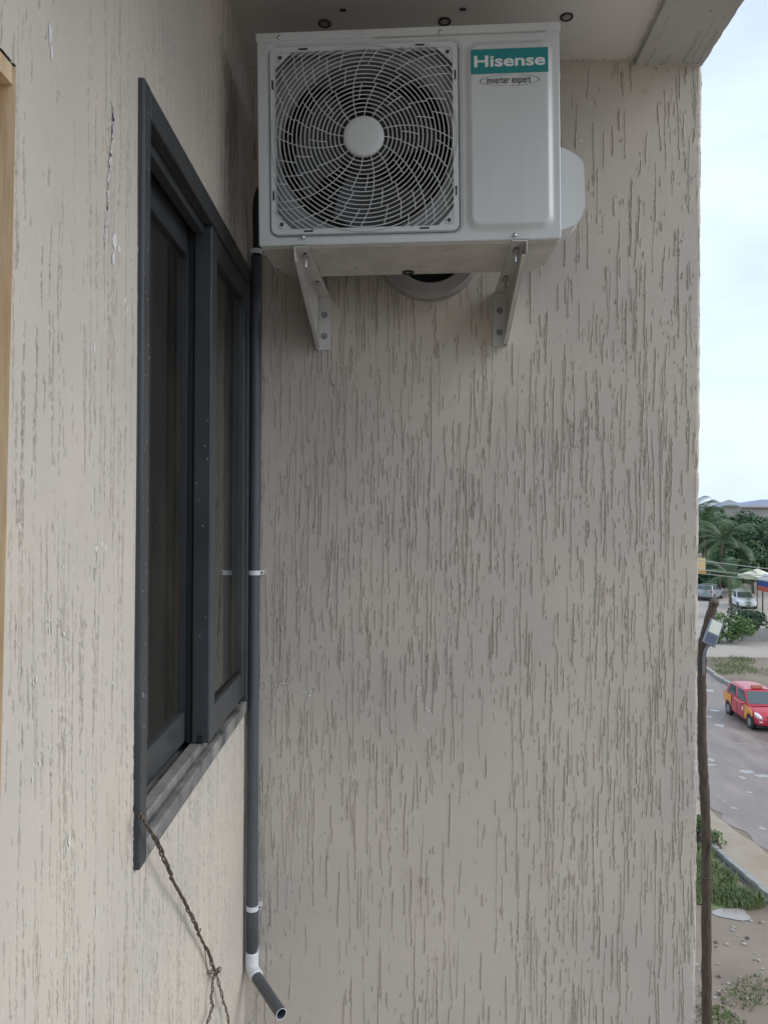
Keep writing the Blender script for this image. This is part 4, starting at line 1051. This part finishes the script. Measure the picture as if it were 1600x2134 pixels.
    def blob(nm, c_, rx, ry, rz, m, rot=(0, 0, 0)):
        bm = bmesh.new(); bmesh.ops.create_uvsphere(bm, u_segments=14, v_segments=9, radius=1, matrix=Matrix.Translation(c_) @ Matrix.Rotation(rot[2], 4, 'Z') @ Matrix.Rotation(rot[0], 4, 'X') @ Matrix.Diagonal((rx, ry, rz, 1)))
        return bmobj(nm, bm, m, root, smooth=True)
    zf = 0.64 if style == 'hatch' else 0.80
    for sx in (-1, 1):
        blob('headlight', (sx * hw * 0.77, Lc * 0.452, zf + .03), 0.10, 0.22, 0.085, 'lamp_clear', (R(-28), 0, sx * R(28)))
        blob('tail_light', (sx * hw * 0.84, -Lc * 0.484, zf + .22), 0.12, 0.07, 0.13, 'lamp_red')
        blob('fog_light', (sx * hw * 0.66, Lc * 0.487, zf - .20), 0.10, 0.05, 0.05, 'lamp_clear')
        blob('mirror', (sx * (hw + 0.09), Lc * 0.185, c['zb_f'] + .06), 0.10, 0.06, 0.065, paint)
        for yd in (0.02, -0.20): boxes('door_handle', [((sx * hw * 1.0 - 0.014, yd * Lc, 0.80), (sx * hw * 1.0 + 0.014, yd * Lc + 0.14, 0.83))], 'trim_black' if not taxi else paint, root, bevel=0.006)
        for yd in (0.165, -0.055, -0.235): boxes('door_gap', [((sx * hw - 0.004, yd * Lc, 0.34), (sx * hw + 0.004, yd * Lc + 0.012, c['zb_f'] - 0.04))], 'trim_black', root)
    blob('grille', (0, Lc * 0.487, zf - 0.02), hw * 0.42, 0.045, 0.065, 'trim_black')
    blob('bumper_intake', (0, Lc * 0.490, zf - 0.25), hw * 0.50, 0.05, 0.07, 'trim_black')
    boxes('front_plate', [((-0.25, Lc * 0.506, zf - 0.19), (0.25, Lc * 0.512, zf - 0.09))], 'car_white' if not taxi else 'car_yellow', root)
    boxes('underbody', [((-hw * .86, -Lc * .46, 0.16), (hw * .86, Lc * .46, 0.36))], 'trim_black', root)
    boxes('bonnet_gap', [((-hw * 0.8, cab['yw'] * Lc + 0.01, c['zb_f'] + .015), (hw * 0.8, cab['yw'] * Lc + 0.05, c['zb_f'] + 0.028))], 'trim_black', root)
    if taxi:
        for sx in (-1, 1):
            for poly in ([(0.175, 0.93), (0.30, 0.90), (0.385, 0.80), (0.405, 0.62), (0.39, 0.56), (0.345, 0.66), (0.29, 0.66), (0.245, 0.56), (0.235, 0.36), (0.175, 0.34)],
                         [(-0.235, 0.98), (-0.44, 1.0), (-0.475, 0.86), (-0.465, 0.52), (-0.41, 0.50), (-0.385, 0.62), (-0.33, 0.67), (-0.27, 0.62), (-0.24, 0.46)]):
                bm = bmesh.new(); prism(bm, [(y * Lc, z) for y, z in poly], 0, sx * (hw - 0.030), sx * (hw + 0.003)); bmobj('yellow_wing', bm, 'car_yellow', root, bevel=0.002)
            bm = bmesh.new(); cyl(bm, (0.125 * Lc, 0.70), 0.085, 0, sx * (hw - 0.01), sx * (hw + 0.005), 20); bmobj('door_sticker', bm, 'car_white', root)
        bm = bmesh.new(); prism(bm, [(-0.10, 0), (0.10, 0), (0.06, 0.13), (-0.06, 0.13)], 0, -0.24, 0.24, Matrix.Translation((0, 0.0 * Lc, Hc + 0.005)))
        bmobj('roof_sign', bm, 'taxi_sign', root, bevel=0.015)
        boxes('sticker', [((-hw * 0.62, cab['yw'] * Lc - 0.34, Hc - 0.20), (-hw * 0.44, cab['yw'] * Lc - 0.33, Hc - 0.13))], 'car_white', root)
    return root
tr = gnd(1520, 1485); tf = gnd(1565, 1515)
ctr_taxi = Vector(((tr.x + tf.x) / 2 + 0.80, (tr.y + tf.y) / 2, 0.012))
car('taxi', 'red taxi hatchback with yellow wings driving on the wet road', 'car', ctr_taxi, R(180) + math.atan2(tf.x - tr.x, -(tf.y - tr.y)) * 1.0 , (3.64, 1.60, 1.52), 'car_red', 'hatch', taxi=True)
suvp = gnd(1478, 1247)
car('parked_car', 'silver grey estate car parked in the yard under the trees', 'car', (suvp.x + 0.6, suvp.y + 1.2, 0.004), R(-38), (4.7, 1.86, 1.70), 'car_silver', 'suv')
wv = gnd(1572, 1268)
car('parked_car', 'white car parked nose out beside the striped stall', 'car', (wv.x + 0.3, wv.y + 3.0, 0.004), R(170), (4.2, 1.75, 1.62), 'car_white', 'hatch')

# ------------------------------------------------------------------ stall, parasol, sign
sp_ = gnd(1590, 1290); st_ = empty('market_stall', (sp_.x + 2.5, sp_.y, 0)); tag(st_, 'market stall with a white, blue and red striped awning', 'stall')
for x in (-1.9, 1.9):
    for y in (-1.2, 1.2): tubeobj('post', [(x, y, 0), (x, y, 3.4)], 0.055, 'trim_black', st_, 8)
zr = [(3.95, 3.45, 'awning_white'), (3.45, 3.0, 'awning_blue'), (3.0, 2.55, 'awning_red')]
bm = bmesh.new(); prism(bm, [(-1.45, 3.5), (1.45, 3.5), (0.25, 4.15), (-0.25, 4.15)], 0, -2.25, 2.25); bmobj('awning', bm, 'awning_white', st_, bevel=0.03)
for za, zb2, m in zr[1:]: boxes('valance', [((-2.24, -1.44, zb2), (2.24, -1.40, za)), ((-2.24, -1.40, zb2), (-2.20, 1.44, za))], m, st_)
boxes('counter', [((-1.8, -1.15, 0), (1.8, -0.75, 1.0))], 'pole_wood', st_)
pu = gnd(1566, 1262); par = empty('parasol', (pu.x + 0.6, pu.y, 0)); tag(par, 'wide cream parasol above the parked white car', 'parasol')
zp = CAM_Z + (1063 - 1180) / 1603 * pu.y
bm = bmesh.new(); n = 8; ap = bm.verts.new((0, 0, zp)); rim_ = [bm.verts.new((1.95 * math.cos(2 * math.pi * k / n), 1.95 * math.sin(2 * math.pi * k / n), zp - 0.75)) for k in range(n)]
lw = [bm.verts.new((v.co.x * 1.0, v.co.y * 1.0, v.co.z - 0.22)) for v in rim_]
for k in range(n): bm.faces.new((ap, rim_[k], rim_[(k + 1) % n])); bm.faces.new((rim_[k], lw[k], lw[(k + 1) % n], rim_[(k + 1) % n]))
bmobj('canopy', bm, 'cream_cloth', par)
tubeobj('pole', [(0, 0, 0), (0, 0, zp - 0.02)], 0.04, 'trim_black', par, 8)
for k in range(n): tubeobj('rib', [(0, 0, zp - 0.03), (1.9 * math.cos(2 * math.pi * k / n), 1.9 * math.sin(2 * math.pi * k / n), zp - 0.76)], 0.015, 'trim_black', par, 5)
sZ = 60.0; sb = pxz(1458, 1175, sZ); sgn = empty('signboard', (sb.x, sZ, 0)); tag(sgn, 'cream signboard with an orange lower edge beside the house corner', 'sign')
boxes('board', [((-0.55, -0.05, sb.z - 0.40), (0.45, 0.05, sb.z + 0.60))], 'cream', sgn, bevel=0.01)
boxes('lower_edge', [((-0.56, -0.06, sb.z - 0.62), (0.50, 0.06, sb.z - 0.402))], 'orange_trim', sgn)
tubeobj('post', [(-0.2, 0.12, 0), (-0.2, 0.12, sb.z + 0.5)], 0.05, 'trim_black', sgn, 8)

# ------------------------------------------------------------------ trees, palms, shrubs
def leafcloud(rr, centers, n, size, zmin=0.2):
    V = []; Fc = []
    for _ in range(n):
        c, r = rr.choice(centers)
        while True:
            d = Vector((rr.uniform(-1, 1), rr.uniform(-1, 1), rr.uniform(-1, 1)))
            if 0.05 < d.length <= 1: break
        d = d.normalized() * (d.length ** 0.45)
        p = c + Vector((d.x * r, d.y * r, d.z * r * 0.8))
        if p.z < zmin: continue
        nrm = (d + Vector((rr.gauss(0, .6), rr.gauss(0, .6), rr.gauss(0.4, .6)))).normalized(); a = nrm.orthogonal().normalized(); a = (Matrix.Rotation(rr.uniform(0, 6.28), 3, nrm) @ a); b = nrm.cross(a)
        s_ = size * rr.uniform(0.55, 1.3); k = len(V)
        V += [p - a * s_, p - b * s_ * .45 + nrm * s_ * .1, p + a * s_ - nrm * s_ * .25, p + b * s_ * .45 + nrm * s_ * .1]; Fc.append((k, k + 1, k + 2, k + 3))
    return V, Fc
def tree(x, y, h, r, m, label, seed, n=2600, size=0.32, trunk=0.18, cat='tree', name='tree', group='trees behind the yard'):
    rr = random.Random(seed); root = empty(name, (x, y, 0)); tag(root, label, cat, group)
    cs = []
    for k in range(rr.randint(9, 13)):
        a = rr.uniform(0, 6.28); d = r * rr.uniform(0.15, 0.8); cs.append((Vector((d * math.cos(a), d * math.sin(a), h - r * 0.75 + rr.uniform(-0.85, 0.55) * r * 0.8)), r * rr.uniform(0.28, 0.5)))
    bm = bmesh.new()
    tr_h = h - r * 1.1
    tube(bm, smoothpath([(0, 0, 0), (rr.uniform(-.2, .2), rr.uniform(-.2, .2), tr_h * .5), (rr.uniform(-.3, .3), rr.uniform(-.3, .3), tr_h)], 4), [trunk * (1 - 0.05 * i) for i in range(9)], 8)
    for c, q in cs: tube(bm, smoothpath([(0, 0, tr_h * 0.75), tuple((Vector((0, 0, tr_h)) + c) / 2 + Vector((0, 0, -.2))), tuple(c)], 3), [trunk * .5, trunk * .42, trunk * .36, trunk * .3, trunk * .24, trunk * .18, trunk * .1], 5)
    bmobj('trunk', bm, 'bark', root, smooth=True)
    V, Fc = leafcloud(rr, cs, n, size); raw('crown', V, Fc, m, root)
    return root
def palm(x, y, h, fl, label, seed, nf=16, group='palms behind the yard', trunk=0.16, cat='palm'):
    rr = random.Random(seed); root = empty('palm_tree', (x, y, 0)); tag(root, label, cat, group)
    tip = Vector((rr.uniform(-.5, .5), rr.uniform(-.5, .5), h))
    tubeobj('trunk', smoothpath([(0, 0, 0), tuple(tip * 0.5 + Vector((rr.uniform(-.2, .2), 0, 0))), tuple(tip)], 6), [trunk * (1.1 - 0.03 * i) for i in range(13)], 'bark', root, 8)
    for k in range(nf):
        a = k * 2.399 + rr.uniform(-.2, .2); el = rr.uniform(-0.1, 1.35); dirv = Vector((math.cos(a), math.sin(a), 0)); ln = fl * rr.uniform(0.8, 1.1)
        V = []; Fc = []; p = tip.copy(); t_el = el; prevL = prevR = None
        steps = 14
        for i in range(steps + 1):
            d = dirv * math.cos(t_el) + Vector((0, 0, math.sin(t_el))); p = p + d * ln / steps; t_el -= 0.05 + 0.10 * i / steps + rr.uniform(0, 0.02)
            side = d.cross(Vector((0, 0, 1))).normalized(); wl = fl * 0.26 * math.sin(math.pi * (i + 1) / (steps + 2.5)) ** 0.6
            for sg in (-1, 1):
                for e in (0, 1):
                    q = p + d * ln / steps * (e * 0.5); kk = len(V); tipv = q + side * sg * wl + d * wl * 0.45 + Vector((0, 0, -wl * 0.45)); wv_ = d * ln / steps * 0.16
                    V += [q - wv_, q + wv_, tipv]; Fc.append((kk, kk + 1, kk + 2))
            kk = len(V); V += [p - side * 0.02, p + side * 0.02, p + d * ln / steps + side * 0.02, p + d * ln / steps - side * 0.02]; Fc.append((kk, kk + 1, kk + 2, kk + 3))
        raw('frond', V, Fc, 'palm_leaf', root)
    return root
def bush(x, y, h, r, m, label, seed, n=900, size=0.14, group=None):
    rr = random.Random(seed); root = empty('bush', (x, y, 0)); tag(root, label, 'bush', group)
    cs = [(Vector((rr.uniform(-.7, .7) * r, rr.uniform(-.7, .7) * r, rr.uniform(.3, .85) * h)), r * rr.uniform(0.35, 0.6)) for _ in range(9)]
    bm = bmesh.new()
    for c, q in cs: tube(bm, [(rr.uniform(-.1, .1), rr.uniform(-.1, .1), 0), tuple(c * 0.5), tuple(c)], [0.03, 0.022, 0.01], 5)
    bmobj('stems', bm, 'bark', root)
    V, Fc = leafcloud(rr, cs, n, size, 0.02); raw('foliage', V, Fc, m, root)
    return root
def at(x, Z): return (x - 800) / 1603 * Z
palm(at(1474, 92), 92, 7.9, 4.6, 'feathery palm right beside the house corner above the silver car', 1)
palm(at(1502, 86), 86, 6.3, 4.0, 'palm with drooping fronds left of the broad trees', 2)
palm(at(1440, 96), 96, 9.3, 3.8, 'palm half hidden by the house corner', 6)
palm(at(1527, 70), 70, 3.6, 3.2, 'young palm with upright fronds in front of the parked cars', 3, nf=13, trunk=0.13)
palm(at(1645, 96), 96, 8.2, 3.6, 'palm beyond the stall at the frame edge', 9)
specs = [(1545, 104, 10.6, 4.6, 'leaf_b', 'broad dark tree in front of the house with the blue roof'), (1510, 110, 9.6, 4.0, 'leaf_a', 'rounded green tree between the palms and the broad dark tree'), (1585, 98, 8.6, 3.8, 'leaf_b', 'low dark tree under the house wall'),
         (1465, 118, 10.2, 4.2, 'leaf_a', 'tall green tree behind the palms at the house corner'), (1420, 112, 10.6, 4.6, 'leaf_b', 'dark tree hidden mostly behind the house corner'), (1625, 108, 9.8, 4.4, 'leaf_a', 'green tree at the right frame edge beyond the stall'),
         (1690, 104, 9.8, 4.6, 'leaf_b', 'dark tree right of the frame beyond the stall'), (1770, 110, 10.4, 5.0, 'leaf_a', 'tall green tree farthest to the right'), (1530, 92, 6.4, 3.2, 'leaf_a', 'low bushy tree behind the parasol'), (1570, 90, 5.6, 3.0, 'leaf_b', 'low dark tree behind the striped stall'), (1480, 88, 5.2, 2.6, 'leaf_b', 'low dark tree behind the silver car')]
for i, (x, Z, h, r, m, lb) in enumerate(specs): tree(at(x, Z), Z, h, r, m, lb, 40 + i)
# far wood that closes the horizon; reads as one mass
rr = random.Random(77); cs = []
for k in range(130):
    cs.append((Vector((rr.uniform(-110, 190), rr.uniform(150, 185), rr.uniform(1.0, 5.0))), rr.uniform(3.2, 5.2)))
V, Fc = leafcloud(rr, cs, 26000, 0.55)
o = raw('woodland', V, Fc, 'leaf_b'); stuff(o); o['label'] = 'distant belt of green trees along the horizon'; o['category'] = 'trees'
b1 = gnd(1532, 1338); bush(b1.x, b1.y + 0.8, 2.1, 1.25, 'leaf_c', 'bright green leafy bush at the edge of the dirt verge', 70, 1500, 0.15)
bush(b1.x - 1.0, b1.y + 0.5, 1.0, 0.75, 'leaf_c', 'small low bush left of the bright green bush', 71, 600, 0.13)
b2 = gnd(1590, 1338); bush(b2.x, b2.y + 2.0, 2.3, 1.5, 'leaf_b', 'dark bush below the striped stall', 72, 1300, 0.16)
b3 = gnd(1462, 1750); bush(b3.x - 0.05, b3.y, 0.95, 0.34, 'leaf_c', 'green shrub in the grass behind the wooden pole', 73, 800, 0.055)
b4 = gnd(1500, 1765); bush(b4.x, b4.y, 0.50, 0.26, 'leaf_c', 'sparse twiggy plant at the ditch edge right of the pole', 74, 170, 0.05)
# low wall by the bushes
o = boxes('garden_wall', [((0, -0.12, 0), (9.0, 0.12, 0.95))], 'concrete', None, bevel=0.02); o.location = (gnd(1563, 1338).x, gnd(1563, 1338).y + 1.2, 0); o.rotation_euler = (0, 0, R(4)); tag(o, 'low grey concrete wall behind the dirt verge', 'wall')

# ------------------------------------------------------------------ houses in the distance
def house_(x, y, wd, dp_, hw_, roof_h, wallm, roofm, label, over=0.7, nwin=4, rz=0.0, floors=2):
    root = empty('house', (x, y, 0), rz); tag(root, label, 'house', 'houses beyond the trees')
    boxes('wall', [((-wd / 2, -dp_ / 2, 0), (wd / 2, dp_ / 2, hw_))], wallm, root)
    a, b = wd / 2 + over, dp_ / 2 + over; rdg = max(0.2, a - b)
    V = [(-a, -b, hw_), (a, -b, hw_), (a, b, hw_), (-a, b, hw_), (-rdg, 0, hw_ + roof_h), (rdg, 0, hw_ + roof_h)]
    raw('roof', V, [(0, 1, 5, 4), (1, 2, 5), (2, 3, 4, 5), (3, 0, 4), (3, 2, 1, 0)], roofm, root)
    boxes('fascia', [((-a, -b - 0.04, hw_ - 0.28), (a, -b + 0.02, hw_ - 0.002))], 'house_wall_pale', root)
    for f in range(floors):
        for k in range(nwin):
            xc = -wd / 2 + wd * (k + 0.5) / nwin; zc = hw_ - 1.9 - f * 3.1
            if zc < 0.8: continue
            wn = boxes('window', [((xc - 0.72, -dp_ / 2 - 0.05, zc - 0.72), (xc + 0.72, -dp_ / 2 + 0.02, zc + 0.72))], 'house_wall_pale', root)
            boxes('glass', [((xc - 0.62, -dp_ / 2 - 0.06, zc - 0.62), (xc - 0.03, -dp_ / 2 - 0.045, zc + 0.62)), ((xc + 0.03, -dp_ / 2 - 0.06, zc - 0.62), (xc + 0.62, -dp_ / 2 - 0.045, zc + 0.62))], 'win_dark', wn)
    return root
house_(at(1645, 128), 130, 17, 10, 10.6, 1.1, 'house_wall', 'roof_blue', 'two storey grey house with a bluish hipped roof behind the trees', nwin=5, rz=R(-6), floors=3)
house_(at(1519, 190), 190, 7.5, 8, 10.4, 2.2, 'house_wall_pale', 'roof_grey', 'far house with a small pointed grey roof above the treetops', nwin=3)
house_(at(1500, 205), 206, 22, 9, 9.9, 1.0, 'house_wall_pale', 'roof_blue', 'far low house with a long pale blue roof behind the palms', nwin=6)
house_(at(1760, 135), 138, 15, 9, 9.2, 2.1, 'house_wall_pale', 'roof_grey', 'pale house farthest right beyond the trees', nwin=5, floors=3)
